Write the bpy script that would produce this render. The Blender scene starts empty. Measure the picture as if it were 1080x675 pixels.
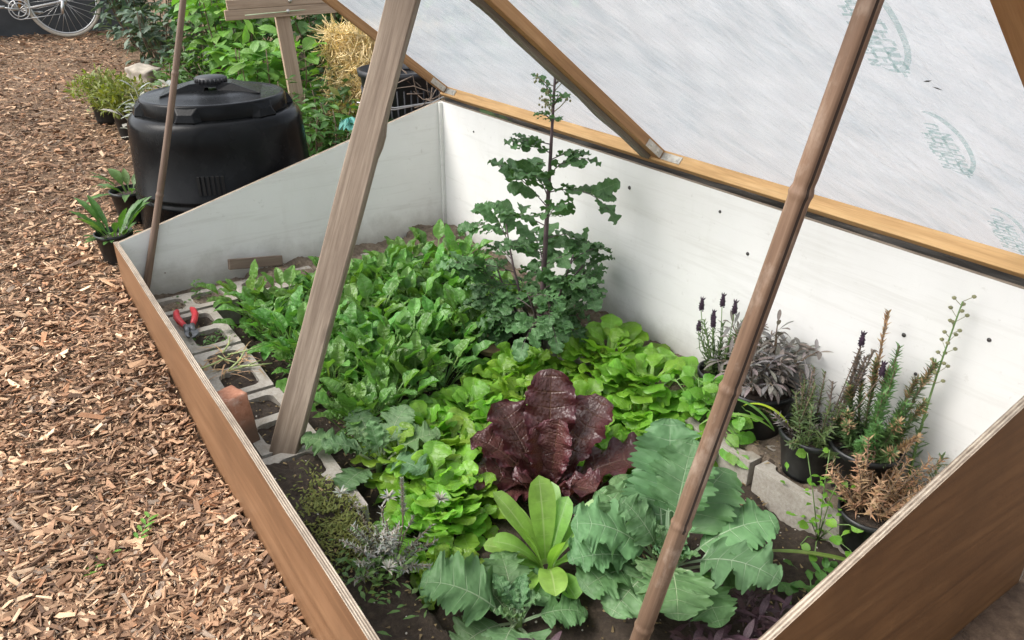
import bpy, math, random
import numpy as np
from mathutils import Vector, Matrix
rng = np.random.default_rng(7)
random.seed(7)
R = math.radians
scene = bpy.context.scene
col = scene.collection

# ------------------------------------------------------------------ helpers
def V(*a): return np.array(a, dtype=float)
def nrm(v):
    v = np.asarray(v, float); return v / (np.linalg.norm(v) + 1e-9)

class MB:
    """collects shapes, links them as one mesh object"""
    def __init__(s):
        s.v = []; s.f = []; s.uv = []; s.c = []; s.m = []; s.n = 0; s.sm = []
    def add(s, v, f, uv=None, c=(1, 1, 1), m=0, smooth=True):
        v = np.asarray(v, float).reshape(-1, 3)
        k = len(v)
        s.v.append(v)
        s.uv.append(np.zeros((k, 2)) if uv is None else np.asarray(uv, float))
        c = np.asarray(c, float)
        s.c.append(np.tile(c, (k, 1)) if c.ndim == 1 else c)
        for q in f:
            s.f.append(tuple(int(i) + s.n for i in q)); s.m.append(m); s.sm.append(smooth)
        s.n += k
    def grid(s, P, uv, c=(1, 1, 1), m=0):
        a, b = P.shape[:2]
        i = np.arange(a * b).reshape(a, b)
        f = np.stack([i[:-1, :-1], i[:-1, 1:], i[1:, 1:], i[1:, :-1]], -1).reshape(-1, 4)
        s.add(P.reshape(-1, 3), f, uv.reshape(-1, 2), c, m)
    def box(s, lo, hi, m=0, mat=None, c=(1, 1, 1)):
        x0, y0, z0 = lo; x1, y1, z1 = hi
        v = np.array([(x0, y0, z0), (x1, y0, z0), (x1, y1, z0), (x0, y1, z0), (x0, y0, z1), (x1, y0, z1), (x1, y1, z1), (x0, y1, z1)], float)
        if mat is not None:
            v = np.array([tuple(mat @ Vector(p)) for p in v])
        f = [(0, 3, 2, 1), (4, 5, 6, 7), (0, 1, 5, 4), (1, 2, 6, 5), (2, 3, 7, 6), (3, 0, 4, 7)]
        ms = m if isinstance(m, (list, tuple)) else [m] * 6
        k = s.n
        s.add(v, [], c=c)
        for q, mm in zip(f, ms):
            s.f.append(tuple(i + k for i in q)); s.m.append(mm); s.sm.append(False)
    def tube(s, pts, rad, n=6, m=0, c=(1, 1, 1), cap=True, smooth=True):
        pts = np.asarray(pts, float); k = len(pts)
        rad = np.full(k, rad, float) if np.isscalar(rad) else np.asarray(rad, float)
        T = np.gradient(pts, axis=0)
        T /= np.linalg.norm(T, axis=1)[:, None] + 1e-9
        up = V(0, 0, 1) if abs(T[0][2]) < .9 else V(1, 0, 0)
        a = nrm(np.cross(T[0], up)); rings = []
        for i in range(k):
            a = nrm(a - T[i] * (a @ T[i])); b = np.cross(T[i], a)
            th = np.arange(n) * 2 * math.pi / n
            rings.append(pts[i] + rad[i] * (np.cos(th)[:, None] * a + np.sin(th)[:, None] * b))
        P = np.array(rings).reshape(-1, 3)
        f = [(i * n + j, i * n + (j + 1) % n, (i + 1) * n + (j + 1) % n, (i + 1) * n + j) for i in range(k - 1) for j in range(n)]
        if cap: f += [tuple(range(n))[::-1], tuple((k - 1) * n + j for j in range(n))]
        uv = np.repeat(np.linspace(0, 1, k), n)[:, None] * np.array([[0, 1]]) + .5 * np.array([[1, 0]])
        s.add(P, f, uv, c, m, smooth)
    def lathe(s, prof, n=32, m=0, at=(0, 0, 0), cap0=False, cap1=False, c=(1, 1, 1)):
        k = len(prof); th = np.arange(n) * 2 * math.pi / n
        P = np.array([[(r * math.cos(t) + at[0], r * math.sin(t) + at[1], z + at[2]) for t in th] for r, z in prof]).reshape(-1, 3)
        f = [(i * n + j, i * n + (j + 1) % n, (i + 1) * n + (j + 1) % n, (i + 1) * n + j) for i in range(k - 1) for j in range(n)]
        if cap0: f.append(tuple(range(n))[::-1])
        if cap1: f.append(tuple((k - 1) * n + j for j in range(n)))
        s.add(P, f, None, c, m)
    def build(s, name, mats, parent=None, base=(0, 0, 0), bevel=0, sub=0):
        v = np.concatenate(s.v) - np.asarray(base, float)
        me = bpy.data.meshes.new(name)
        me.from_pydata(v.tolist(), [], s.f)
        me.polygons.foreach_set('material_index', s.m)
        me.polygons.foreach_set('use_smooth', s.sm)
        uvl = me.uv_layers.new(name='UVMap')
        li = np.empty(len(me.loops), dtype=np.int32); me.loops.foreach_get('vertex_index', li)
        uvl.data.foreach_set('uv', np.concatenate(s.uv)[li].astype(np.float32).ravel())
        ca = me.color_attributes.new('Col', 'FLOAT_COLOR', 'POINT')
        cc = np.concatenate(s.c); cc = np.concatenate([cc, np.ones((len(cc), 1))], 1)
        ca.data.foreach_set('color', cc.astype(np.float32).ravel())
        for m in (mats if isinstance(mats, (list, tuple)) else [mats]): me.materials.append(m)
        me.update()
        o = bpy.data.objects.new(name, me); col.objects.link(o)
        if parent: o.parent = parent
        else: o.location = base
        if bevel:
            b = o.modifiers.new('bevel', 'BEVEL'); b.width = bevel; b.segments = 2; b.limit_method = 'ANGLE'; b.angle_limit = R(40)
        if sub:
            b = o.modifiers.new('sub', 'SUBSURF'); b.levels = sub; b.render_levels = sub
        return o

def tag(o, label, cat, group=None):
    o['label'] = label; o['category'] = cat
    if group: o['group'] = group
    return o
def thing(name, label, cat, loc=(0, 0, 0), rz=0, group=None):
    o = bpy.data.objects.new(name, None); col.objects.link(o)
    o.empty_display_size = .05
    o.location = loc; o.rotation_euler = (0, 0, rz)
    return tag(o, label, cat, group)
def copy_tree(o, parent=None):
    c = o.copy(); col.objects.link(c)
    if parent: c.parent = parent
    for ch in list(o.children): copy_tree(ch, c)
    return c
def struct(o, kind='structure'):
    o['kind'] = kind; return o

# ------------------------------------------------------------------ materials
class NT:
    def __init__(s, name):
        s.mat = bpy.data.materials.new(name); s.mat.use_nodes = True
        s.t = s.mat.node_tree; s.N = s.t.nodes; s.L = s.t.links
        s.b = s.N['Principled BSDF']; s.out = s.N['Material Output']
    def n(s, typ, **kw):
        o = s.N.new(typ)
        for k, v in kw.items():
            if k.startswith('i_'): o.inputs[k[2:].replace('_', ' ')].default_value = v
            else: setattr(o, k, v)
        return o
    def l(s, a, b): s.L.new(a, b)
    def coord(s, scale=(1, 1, 1), kind='Object', rot=(0, 0, 0)):
        tc = s.n('ShaderNodeTexCoord'); mp = s.n('ShaderNodeMapping')
        mp.inputs['Scale'].default_value = scale; mp.inputs['Rotation'].default_value = rot
        s.l(tc.outputs[kind], mp.inputs['Vector']); return mp.outputs['Vector']
    def noise(s, vec, scale, detail=6, rough=.6, dist=0):
        o = s.n('ShaderNodeTexNoise'); o.inputs['Scale'].default_value = scale; o.inputs['Detail'].default_value = detail
        o.inputs['Roughness'].default_value = rough; o.inputs['Distortion'].default_value = dist
        s.l(vec, o.inputs['Vector']); return o.outputs['Fac']
    def ramp(s, fac, stops, interp='LINEAR'):
        o = s.n('ShaderNodeValToRGB'); e = o.color_ramp.elements; o.color_ramp.interpolation = interp
        while len(e) < len(stops): e.new(.5)
        for q, (p, c) in zip(e, stops):
            q.position = p; q.color = (c[0], c[1], c[2], 1) if not np.isscalar(c) else (c, c, c, 1)
        s.l(fac, o.inputs['Fac']); return o.outputs['Color']
    def mix(s, fac, a, b, blend='MIX'):
        o = s.n('ShaderNodeMix', data_type='RGBA', blend_type=blend)
        for v, i in ((fac, 0), (a, 6), (b, 7)):
            if hasattr(v, 'is_output'): s.l(v, o.inputs[i])
            elif i == 0: o.inputs[0].default_value = v
            else: o.inputs[i].default_value = (*v, 1)
        return o.outputs[2]
    def math(s, op, a, b=0, c=0, clamp=False):
        o = s.n('ShaderNodeMath', operation=op, use_clamp=clamp)
        for i, v in enumerate((a, b, c)):
            if hasattr(v, 'is_output'): s.l(v, o.inputs[i])
            else: o.inputs[i].default_value = v
        return o.outputs[0]
    def bump(s, h, strength=.3, dist=.01):
        o = s.n('ShaderNodeBump'); o.inputs['Strength'].default_value = strength; o.inputs['Distance'].default_value = dist
        s.l(h, o.inputs['Height']); s.l(o.outputs['Normal'], s.b.inputs['Normal']); return o.outputs['Normal']
    def base(s, c):
        if hasattr(c, 'is_output'): s.l(c, s.b.inputs['Base Color'])
        else: s.b.inputs['Base Color'].default_value = (*c, 1)
    def attr(s, name='Col'):
        o = s.n('ShaderNodeAttribute', attribute_name=name); return o.outputs['Color']
    def set(s, **kw):
        for k, v in kw.items(): s.b.inputs[k.replace('_', ' ')].default_value = v

def m_wood(name, dark, mid, light, axis=0, fine=1., rough=.75, knots=True, bump=.35, streak=.12):
    t = NT(name)
    sc = [22 * fine] * 3; sc[axis] = 1.1 * fine
    v = t.coord(tuple(sc))
    g = t.noise(v, 1.6, 8, .65, .6)
    c = t.ramp(g, [(.28, dark), (.5, mid), (.72, light)])
    sc2 = [90 * fine] * 3; sc2[axis] = 3 * fine
    g2 = t.noise(t.coord(tuple(sc2)), 1.5, 4, .7)
    c = t.mix(t.math('MULTIPLY', t.ramp(g2, [(.45, 0), (.7, 1)]), streak * 4, clamp=True), c, dark)
    w = t.noise(t.coord((1, 1, 1)), 3.2, 4, .6)
    c = t.mix(t.ramp(w, [(.4, 0), (.7, .45)]), c, tuple(np.array(dark) * .8 + np.array(mid) * .25))
    if knots:
        sk = [7] * 3; sk[axis] = 2.4
        vo = t.n('ShaderNodeTexVoronoi'); vo.inputs['Scale'].default_value = 1.; t.l(t.coord(tuple(sk)), vo.inputs['Vector'])
        k = t.ramp(vo.outputs['Distance'], [(.06, 1), (.13, 0)])
        c = t.mix(t.math('MULTIPLY', k, .75), c, tuple(np.array(dark) * .6))
    t.base(c); t.set(Roughness=rough)
    t.bump(t.math('ADD', g, t.math('MULTIPLY', g2, .6)), bump, .004)
    return t.mat

M = {}
M['prop'] = m_wood('weathered_timber', (.105, .072, .048), (.235, .180, .132), (.35, .285, .215), axis=2, fine=1.2)
M['post'] = m_wood('post_timber', (.24, .165, .105), (.40, .29, .20), (.50, .39, .28), axis=2)
M['postx'] = m_wood('crossbar_timber', (.24, .165, .105), (.42, .31, .215), (.52, .41, .30), axis=1)
M['rail'] = m_wood('lid_timber', (.36, .20, .075), (.62, .38, .165), (.70, .47, .235), axis=0, bump=.2)
M['railv'] = m_wood('lid_rail_timber', (.22, .11, .045), (.40, .21, .09), (.50, .29, .135), axis=1, bump=.2)
M['railgrey'] = m_wood('weathered_rail', (.10, .08, .06), (.21, .175, .14), (.32, .28, .23), axis=1)
M['plank'] = m_wood('old_plank', (.08, .055, .04), (.17, .125, .09), (.26, .20, .155), axis=1)

def m_ply(name, a, b, c3, axis, gloss=.45):
    t = NT(name)
    sc = [14] * 3; sc[axis] = .9
    g = t.noise(t.coord(tuple(sc)), 1.3, 7, .6, 1.2)
    co = t.ramp(g, [(.25, a), (.5, b), (.75, c3)])
    w = t.noise(t.coord((1, 1, 1)), 2.3, 5, .6, .5)
    co = t.mix(t.ramp(w, [(.42, 0), (.72, .6)]), co, tuple(np.array(a) * .7))
    w2 = t.noise(t.coord((1, 1, 1)), 9, 5, .7)
    co = t.mix(t.ramp(w2, [(.62, 0), (.8, .4)]), co, tuple(np.minimum(np.array(c3) * 1.5, .7)))
    t.base(co); t.set(Roughness=gloss); t.bump(g, .15, .003)
    return t.mat
M['ply_front'] = m_ply('varnished_ply_front', (.135, .066, .030), (.215, .112, .054), (.29, .162, .085), 0)
M['ply_end'] = m_ply('varnished_ply_end', (.080, .034, .012), (.160, .073, .026), (.23, .115, .045), 1, .4)

def m_plyedge(name, axis, thick, layers=7):
    t = NT(name)
    v = t.coord((1, 1, 1)); sp = t.n('ShaderNodeSeparateXYZ'); t.l(v, sp.inputs[0])
    d = sp.outputs[axis]
    n1 = t.noise(t.coord((4, 4, 4)), 1, 3)
    s = t.math('SINE', t.math('ADD', t.math('MULTIPLY', d, 2 * math.pi * (layers / 2) / thick), t.math('MULTIPLY', n1, 1.2)))
    sc = [120] * 3; sc[1 - axis] = 8
    g = t.noise(t.coord(tuple(sc)), 1, 5, .7)
    c = t.ramp(t.math('ADD', t.math('MULTIPLY', s, .2), g), [(.2, (.11, .08, .056)), (.45, (.29, .23, .17)), (.75, (.48, .41, .32))])
    w = t.noise(t.coord((1, 1, 1)), 7, 5, .7)
    c = t.mix(t.ramp(w, [(.45, 0), (.68, .8)]), c, (.17, .13, .095))
    t.base(c); t.set(Roughness=.85); t.bump(t.math('ADD', s, g), .4, .003)
    return t.mat
M['edge_y'] = m_plyedge('ply_edge_long', 1, .02)
M['edge_x'] = m_plyedge('ply_edge_end', 0, .018, 5)

def m_white(name, dirt=1., axis=0, tint=(.80, .79, .765)):
    t = NT(name)
    sc = [26] * 3; sc[axis] = 1.6
    g = t.noise(t.coord(tuple(sc)), 1.4, 7, .65, .4)
    w = t.noise(t.coord((1, 1, 1)), 2.6, 6, .65)
    c = t.mix(t.ramp(w, [(.4, 0), (.75, .35 * dirt)]), tint, (.58, .57, .53))
    c = t.mix(t.ramp(g, [(.52, 0), (.75, .45 * dirt)]), c, (.52, .50, .455))
    # dirt splashed up from the soil: a stain in object space, strongest at the foot of the board
    sp = t.n('ShaderNodeSeparateXYZ'); t.l(t.coord((1, 1, 1)), sp.inputs[0])
    n3 = t.noise(t.coord((1, 1, 1)), 6, 7, .7)
    h = t.math('SUBTRACT', .30, t.math('ADD', sp.outputs[2], t.math('MULTIPLY', n3, .31)))
    c = t.mix(t.math('MULTIPLY', t.math('MULTIPLY', h, 5, clamp=True), .8 * dirt), c, (.26, .235, .19))
    n4 = t.noise(t.coord((1, 1, 1)), 26, 5, .75)
    c = t.mix(t.math('MULTIPLY', t.ramp(n4, [(.62, 0), (.74, .4)]), dirt), c, (.35, .32, .27))
    sv = [5] * 3; sv[2] = .7
    n5 = t.noise(t.coord(tuple(sv)), 1.5, 7, .7, .6)
    c = t.mix(t.math('MULTIPLY', t.ramp(n5, [(.58, 0), (.78, .25)]), dirt), c, (.55, .52, .46))
    t.base(c); t.set(Roughness=.62); t.bump(t.math('ADD', g, t.math('MULTIPLY', n4, .25)), .25, .003)
    return t.mat
M['white_back'] = m_white('white_paint_back', .75, 0, (.79, .78, .755))
M['white_end'] = m_white('white_paint_end_shaded', 1., 1, (.74, .735, .70))  # white paint greyed to carry the end board's shade in its colour

def m_plain(name, c, rough=.5, metal=0, nscale=0, var=.25, bump=0, spec=None):
    t = NT(name)
    if nscale:
        g = t.noise(t.coord((1, 1, 1)), nscale, 6, .65)
        c0 = tuple(np.array(c) * (1 - var)); c1 = tuple(np.minimum(np.array(c) * (1 + var), .95))
        t.base(t.ramp(g, [(.3, c0), (.7, c1)]))
        if bump: t.bump(g, bump, .004)
    else: t.base(c)
    t.set(Roughness=rough, Metallic=metal)
    if spec is not None: t.b.inputs['Specular IOR Level'].default_value = spec
    return t.mat
M['steel'] = m_plain('zinc_steel', (.55, .53, .48), .42, .75, 30, .3)
M['screw'] = m_plain('screw_head', (.08, .075, .07), .5, .6)
M['soil'] = None
M['blackpot'] = m_plain('black_pot_plastic', (.012, .013, .013), .42, 0, 40, .5, .1)
M['bin'] = None
M['rubber'] = m_plain('tyre_rubber', (.50, .45, .37), .8, 0, 20, .2)
M['alloy'] = m_plain('bike_alloy', (.62, .62, .6), .35, .85)
M['bikepaint'] = m_plain('bike_white_paint', (.66, .65, .62), .35)
M['gold'] = m_plain('bike_brown_tube', (.34, .19, .06), .35)
M['darkplastic'] = m_plain('dark_plastic', (.02, .021, .024), .5)
M['red_grip'] = m_plain('red_grip', (.55, .035, .045), .42, 0, 60, .25)
M['bladesteel'] = m_plain('blade_steel', (.16, .165, .175), .45, .7, 50, .4)
M['straw_core'] = m_plain('straw_core', (.40, .28, .11), .9, 0, 30, .4, .5)
M['wallgrey'] = m_plain('grey_wall', (.075, .08, .085), .75, 0, 3, .25, .1)
M['stone'] = m_plain('grey_stone', (.36, .32, .26), .9, 0, 14, .35, .5)
M['teal'] = m_plain('teal_net', (.14, .42, .36), .6, 0, 25, .4)
M['crack'] = m_plain('dark_crack', (.035, .022, .015), .9)
M['wire'] = m_plain('galvanised_wire', (.5, .5, .48), .4, .7)
M['rope'] = m_plain('thin_string', (.45, .55, .35), .8)

t = NT('bin_plastic'); g = t.noise(t.coord((1, 1, 1)), 5, 6, .6); g2 = t.noise(t.coord((1, 1, 1)), 120, 2, .5)
t.base(t.ramp(g, [(.35, (.0045, .005, .0055)), (.7, (.011, .0115, .012))]))
t.b.inputs['Specular IOR Level'].default_value = .11; t.l(t.ramp(g, [(.3, .20), (.7, .32)]), t.b.inputs['Roughness']); t.bump(t.math('ADD', g2, t.math('MULTIPLY', g, 2)), .12, .003); M['bin'] = t.mat

t = NT('potting_soil'); v = t.coord((1, 1, 1))
g = t.noise(v, 45, 8, .75); g2 = t.noise(v, 5, 5, .6)
c = t.ramp(g, [(.3, (.020, .014, .010)), (.55, (.050, .035, .024)), (.75, (.105, .075, .05))])
c = t.mix(t.ramp(g2, [(.5, 0), (.75, .5)]), c, (.07, .05, .035))
vo = t.n('ShaderNodeTexVoronoi'); vo.inputs['Scale'].default_value = 70; t.l(v, vo.inputs['Vector'])
sp = t.n('ShaderNodeSeparateColor'); t.l(vo.outputs['Color'], sp.inputs[0])
fl = t.math('MULTIPLY', t.math('LESS_THAN', vo.outputs['Distance'], .22), t.math('GREATER_THAN', sp.outputs[0], .93))
c = t.mix(fl, c, (.5, .46, .4))
sp = t.n('ShaderNodeSeparateXYZ'); t.l(v, sp.inputs[0]); n6 = t.noise(v, 9, 5, .7)
dry = t.math('MAXIMUM', t.math('GREATER_THAN', t.math('ADD', sp.outputs[1], t.math('MULTIPLY', n6, .08)), 1.845), t.math('LESS_THAN', t.math('ADD', sp.outputs[0], t.math('MULTIPLY', n6, .1)), -3.40))
c = t.mix(t.math('MULTIPLY', dry, t.ramp(n6, [(.35, .35), (.6, .95)])), c, t.ramp(g, [(.3, (.10, .075, .052)), (.7, (.30, .235, .17))]))
t.base(c); t.set(Roughness=.95); t.bump(g, .9, .012); M['soil'] = t.mat

t = NT('dry_soil'); v = t.coord((1, 1, 1)); g = t.noise(v, 40, 8, .75)
t.base(t.ramp(g, [(.3, (.05, .037, .026)), (.7, (.19, .145, .105))])); t.set(Roughness=.95); t.bump(g, .9, .01); M['drysoil'] = t.mat

t = NT('mulch_ground'); v = t.coord((1, 1, 1))
g = t.noise(t.coord((1, 1, 1)), 28, 9, .75); g2 = t.noise(v, 1.3, 4, .6)
c = t.ramp(g, [(.3, (.07, .042, .025)), (.5, (.19, .12, .07)), (.72, (.33, .22, .135))])
c = t.mix(t.ramp(g2, [(.4, 0), (.7, .4)]), c, (.10, .06, .035))
t.base(c); t.set(Roughness=.95); t.bump(g, 1, .02); M['mulch'] = t.mat

t = NT('wood_chip'); a = t.attr(); g = t.noise(t.coord((60, 60, 60)), 1, 5, .7)
t.base(t.mix(1, a, t.ramp(g, [(.3, .72), (.7, 1.15)]), 'MULTIPLY')); t.set(Roughness=.85); t.bump(g, .35, .004); M['chip'] = t.mat

t = NT('concrete_block'); v = t.coord((1, 1, 1))
g = t.noise(v, 90, 7, .8); g2 = t.noise(v, 8, 6, .65)
c = t.ramp(g, [(.3, (.25, .225, .19)), (.5, (.37, .34, .295)), (.75, (.47, .44, .39))])
c = t.mix(t.ramp(g2, [(.46, 0), (.70, .6)]), c, (.20, .165, .122))
t.base(c); t.set(Roughness=.92); t.bump(g, .6, .004); M['block'] = t.mat

t = NT('old_brick'); v = t.coord((1, 1, 1)); g = t.noise(v, 35, 7, .7); g2 = t.noise(v, 12, 5, .6)
c = t.ramp(g, [(.3, (.30, .12, .065)), (.7, (.50, .24, .15))])
c = t.mix(t.ramp(g2, [(.55, 0), (.7, .8)]), c, (.55, .42, .34))
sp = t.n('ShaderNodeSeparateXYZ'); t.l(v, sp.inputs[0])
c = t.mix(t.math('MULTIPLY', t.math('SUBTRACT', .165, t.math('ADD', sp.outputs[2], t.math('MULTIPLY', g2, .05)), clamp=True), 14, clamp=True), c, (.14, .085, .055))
t.base(c); t.set(Roughness=.95); t.bump(g, .6, .005); M['brick'] = t.mat

t = NT('bamboo_skin'); v = t.coord((40, 40, 1.6)); g = t.noise(v, 1.5, 7, .7); g2 = t.noise(t.coord((9, 9, 5)), 1, 6, .7)
c = t.ramp(g, [(.3, (.095, .056, .034)), (.55, (.195, .120, .076)), (.75, (.30, .205, .14))])
c = t.mix(t.ramp(g2, [(.52, 0), (.68, .75)]), c, (.38, .30, .235))
t.base(c); t.set(Roughness=.6); t.bump(g, .25, .003); M['bamboo'] = t.mat
t = NT('stick_skin'); v = t.coord((40, 40, 1.6)); g = t.noise(v, 1.5, 7, .7)
t.base(t.ramp(g, [(.3, (.07, .042, .027)), (.7, (.22, .145, .10))])); t.set(Roughness=.6); t.bump(g, .25, .003); M['stick'] = t.mat

# translucent plastic sheet
t = NT('poly_sheet')
def streak(rot, sx, sy, sc, det, dist):
    m0 = t.n('ShaderNodeMapping'); m0.inputs['Scale'].default_value = (sx, sy, 1); t.l(t.coord((1, 1, 1), rot=(0, 0, R(rot))), m0.inputs[0])
    return t.noise(m0.outputs[0], sc, det, .66, dist)
w1 = streak(66, 1.3, 9, 1.5, 8, .9)
w2 = t.noise(t.coord((1, 1, 1)), 3.2, 8, .68, .8)
w3 = streak(78, 3, 34, 1.5, 7, .7)
w4 = streak(48, 2.2, 20, 1.6, 7, 1.2)
h = t.math('ADD', t.math('ADD', w1, t.math('MULTIPLY', w2, .4)), t.math('MULTIPLY', t.math('ADD', w3, w4), .4))
bm_ = t.n('ShaderNodeBump'); bm_.inputs['Strength'].default_value = .5; bm_.inputs['Distance'].default_value = .02; t.l(h, bm_.inputs['Height'])
hz = t.ramp(t.math('ADD', t.math('ADD', t.math('MULTIPLY', w1, .26), t.math('MULTIPLY', w2, .40)), t.math('ADD', t.math('MULTIPLY', w3, .12), t.math('MULTIPLY', w4, .22))), [(.38, (.66, .73, .765)), (.49, (.87, .90, .915)), (.60, (.955, .965, .97)), (.67, (.985, .985, .985))])  # wrinkle highlights and bluish shading painted into the plastic's colour
dif = t.n('ShaderNodeBsdfDiffuse'); t.l(hz, dif.inputs[0]); t.l(bm_.outputs[0], dif.inputs['Normal'])
tr = t.n('ShaderNodeBsdfTranslucent'); t.l(hz, tr.inputs[0]); t.l(bm_.outputs[0], tr.inputs['Normal'])
tp = t.n('ShaderNodeBsdfTransparent'); tp.inputs[0].default_value = (.9, .92, .92, 1)
gl = t.n('ShaderNodeBsdfGlossy'); gl.inputs['Roughness'].default_value = .22; t.l(bm_.outputs[0], gl.inputs['Normal'])
m1 = t.n('ShaderNodeMixShader'); m1.inputs[0].default_value = .80; t.l(dif.outputs[0], m1.inputs[1]); t.l(tr.outputs[0], m1.inputs[2])
m2 = t.n('ShaderNodeMixShader'); m2.inputs[0].default_value = .20; t.l(m1.outputs[0], m2.inputs[1]); t.l(tp.outputs[0], m2.inputs[2])
fr = t.n('ShaderNodeFresnel'); fr.inputs[0].default_value = 1.4; t.l(bm_.outputs[0], fr.inputs['Normal'])
m3 = t.n('ShaderNodeMixShader'); t.l(t.math('MULTIPLY', fr.outputs[0], .6), m3.inputs[0]); t.l(m2.outputs[0], m3.inputs[1]); t.l(gl.outputs[0], m3.inputs[2])
t.l(m3.outputs[0], t.out.inputs['Surface']); M['sheet'] = t.mat

t = NT('print_ink'); g = t.noise(t.coord((1, 1, 1)), 60, 4, .7)
dif = t.n('ShaderNodeBsdfDiffuse'); dif.inputs[0].default_value = (.26, .43, .40, 1)
tr = t.n('ShaderNodeBsdfTranslucent'); tr.inputs[0].default_value = (.42, .62, .58, 1)
tp = t.n('ShaderNodeBsdfTransparent')
m1 = t.n('ShaderNodeMixShader'); m1.inputs[0].default_value = .6; t.l(dif.outputs[0], m1.inputs[1]); t.l(tr.outputs[0], m1.inputs[2])
m2 = t.n('ShaderNodeMixShader'); t.l(t.ramp(g, [(.3, .35), (.65, .75)]), m2.inputs[0]); t.l(m1.outputs[0], m2.inputs[1]); t.l(tp.outputs[0], m2.inputs[2])
t.l(m2.outputs[0], t.out.inputs['Surface']); M['ink'] = t.mat

t = NT('grimy_flap'); v = t.coord((2.2, 30, 30)); g = t.noise(v, 1.3, 7, .7); g2 = t.noise(t.coord((2.2, 8, 8)), 1.6, 5, .65)
c = t.ramp(g, [(.35, (.012, .012, .011)), (.6, (.07, .062, .052)), (.78, (.30, .28, .25))])
c = t.mix(t.ramp(g2, [(.60, 0), (.66, .8)]), c, (.08, .16, .045))
t.base(c); t.set(Roughness=.6); t.bump(g, .6, .01); M['flap'] = t.mat

def m_leaf(name, base, vein, back=None, nlat=7, midw=.05, latw=.055, veinmix=.8, trans=.3, rough=.42, savoy=.35, sscale=9, var=.22, edge=None, spec=.5, hue=.03, bdist=.006):
    t = NT(name)
    uv = t.n('ShaderNodeUVMap'); sp = t.n('ShaderNodeSeparateXYZ'); t.l(uv.outputs[0], sp.inputs[0])
    u, v = sp.outputs[0], sp.outputs[1]
    a = t.math('ABSOLUTE', t.math('MULTIPLY', t.math('SUBTRACT', u, .5), 2))
    mw = t.math('ADD', t.math('MULTIPLY', t.math('SUBTRACT', 1, v), midw), midw * .3)
    mid = t.math('SUBTRACT', 1, t.math('DIVIDE', a, mw), clamp=True)
    fr = t.math('ABSOLUTE', t.math('SUBTRACT', t.math('FRACT', t.math('MULTIPLY', v, nlat)), .5))
    lw = t.math('ADD', t.math('MULTIPLY', t.math('SUBTRACT', 1, a), latw * 1.6), latw * .25)
    lat = t.math('MULTIPLY', t.math('SUBTRACT', 1, t.math('DIVIDE', fr, lw), clamp=True), t.math('SUBTRACT', 1.05, a, clamp=True))
    vm = t.math('MAXIMUM', t.math('POWER', mid, .6), t.math('MULTIPLY', lat, .8))
    pet = t.math('LESS_THAN', v, .012)
    vm = t.math('MAXIMUM', vm, pet)
    oi = t.n('ShaderNodeObjectInfo')
    g = t.noise(t.coord((1, 1, 1)), 22, 4, .6)
    c = t.mix(t.ramp(g, [(.3, 0), (.7, 1)]), tuple(np.array(base) * (1 - var)), tuple(np.array(base) * (1 + var)))
    if edge is not None:
        c = t.mix(t.ramp(t.math('ADD', a, t.math('MULTIPLY', t.math('SUBTRACT', g, .5), .5)), [(.45, 0), (.95, 1)]), c, edge)
    c = t.mix(t.math('MULTIPLY', vm, veinmix), c, vein)
    c = t.mix(1, c, t.attr(), 'MULTIPLY')
    hs = t.n('ShaderNodeHueSaturation')
    t.l(t.math('ADD', .5 - hue / 2, t.math('MULTIPLY', oi.outputs['Random'], hue)), hs.inputs['Hue'])
    t.l(t.math('ADD', .88, t.math('MULTIPLY', oi.outputs['Random'], .24)), hs.inputs['Value'])
    t.l(c, hs.inputs['Color']); c = hs.outputs[0]
    vo = t.n('ShaderNodeTexVoronoi', feature='SMOOTH_F1'); vo.inputs['Scale'].default_value = sscale
    mp = t.n('ShaderNodeMapping'); mp.inputs['Scale'].default_value = (1, 1.7, 1); t.l(uv.outputs[0], mp.inputs[0]); t.l(mp.outputs[0], vo.inputs['Vector'])
    hgt = t.math('SUBTRACT', t.math('MULTIPLY', vo.outputs['Distance'], -1.1), t.math('MULTIPLY', vm, .7))
    nb = t.bump(hgt, savoy, bdist)
    t.base(c); t.set(Roughness=rough); t.b.inputs['Specular IOR Level'].default_value = spec
    tr = t.n('ShaderNodeBsdfTranslucent'); t.l(nb, tr.inputs['Normal'])
    ct = t.mix(1, c, (1.25, 1.35, .65), 'MULTIPLY'); t.l(ct, tr.inputs[0])
    ms = t.n('ShaderNodeMixShader'); ms.inputs[0].default_value = trans
    t.l(t.b.outputs[0], ms.inputs[1]); t.l(tr.outputs[0], ms.inputs[2]); t.l(ms.outputs[0], t.out.inputs['Surface'])
    return t.mat
L = {}
L['spinach'] = m_leaf('spinach_leaf', (.115, .265, .05), (.21, .35, .11), nlat=6, savoy=.7, sscale=4, rough=.42, trans=.34)
L['lettuce'] = m_leaf('lime_lettuce_leaf', (.20, .38, .040), (.28, .45, .11), nlat=5, savoy=.35, sscale=5, rough=.38, trans=.42)
L['redlettuce'] = m_leaf('red_lettuce_leaf', (.070, .025, .025), (.11, .05, .035), nlat=7, savoy=.7, sscale=17, rough=.33, trans=.22, bdist=.005, edge=(.065, .018, .026), spec=.45)
L['rosette'] = m_leaf('smooth_green_leaf', (.24, .42, .085), (.42, .55, .25), nlat=5, savoy=.12, sscale=5, rough=.35, trans=.38, midw=.13, latw=.02, veinmix=.6)
L['kale'] = m_leaf('blue_green_kale_leaf', (.098, .205, .082), (.32, .42, .26), nlat=6, savoy=.5, sscale=9, rough=.55, trans=.22, midw=.035, latw=.032, spec=.35, var=.15)
L['tallkale'] = m_leaf('tall_kale_leaf', (.078, .178, .062), (.19, .28, .14), nlat=6, savoy=.4, sscale=9, rough=.5, trans=.26, midw=.045, latw=.03)
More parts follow.
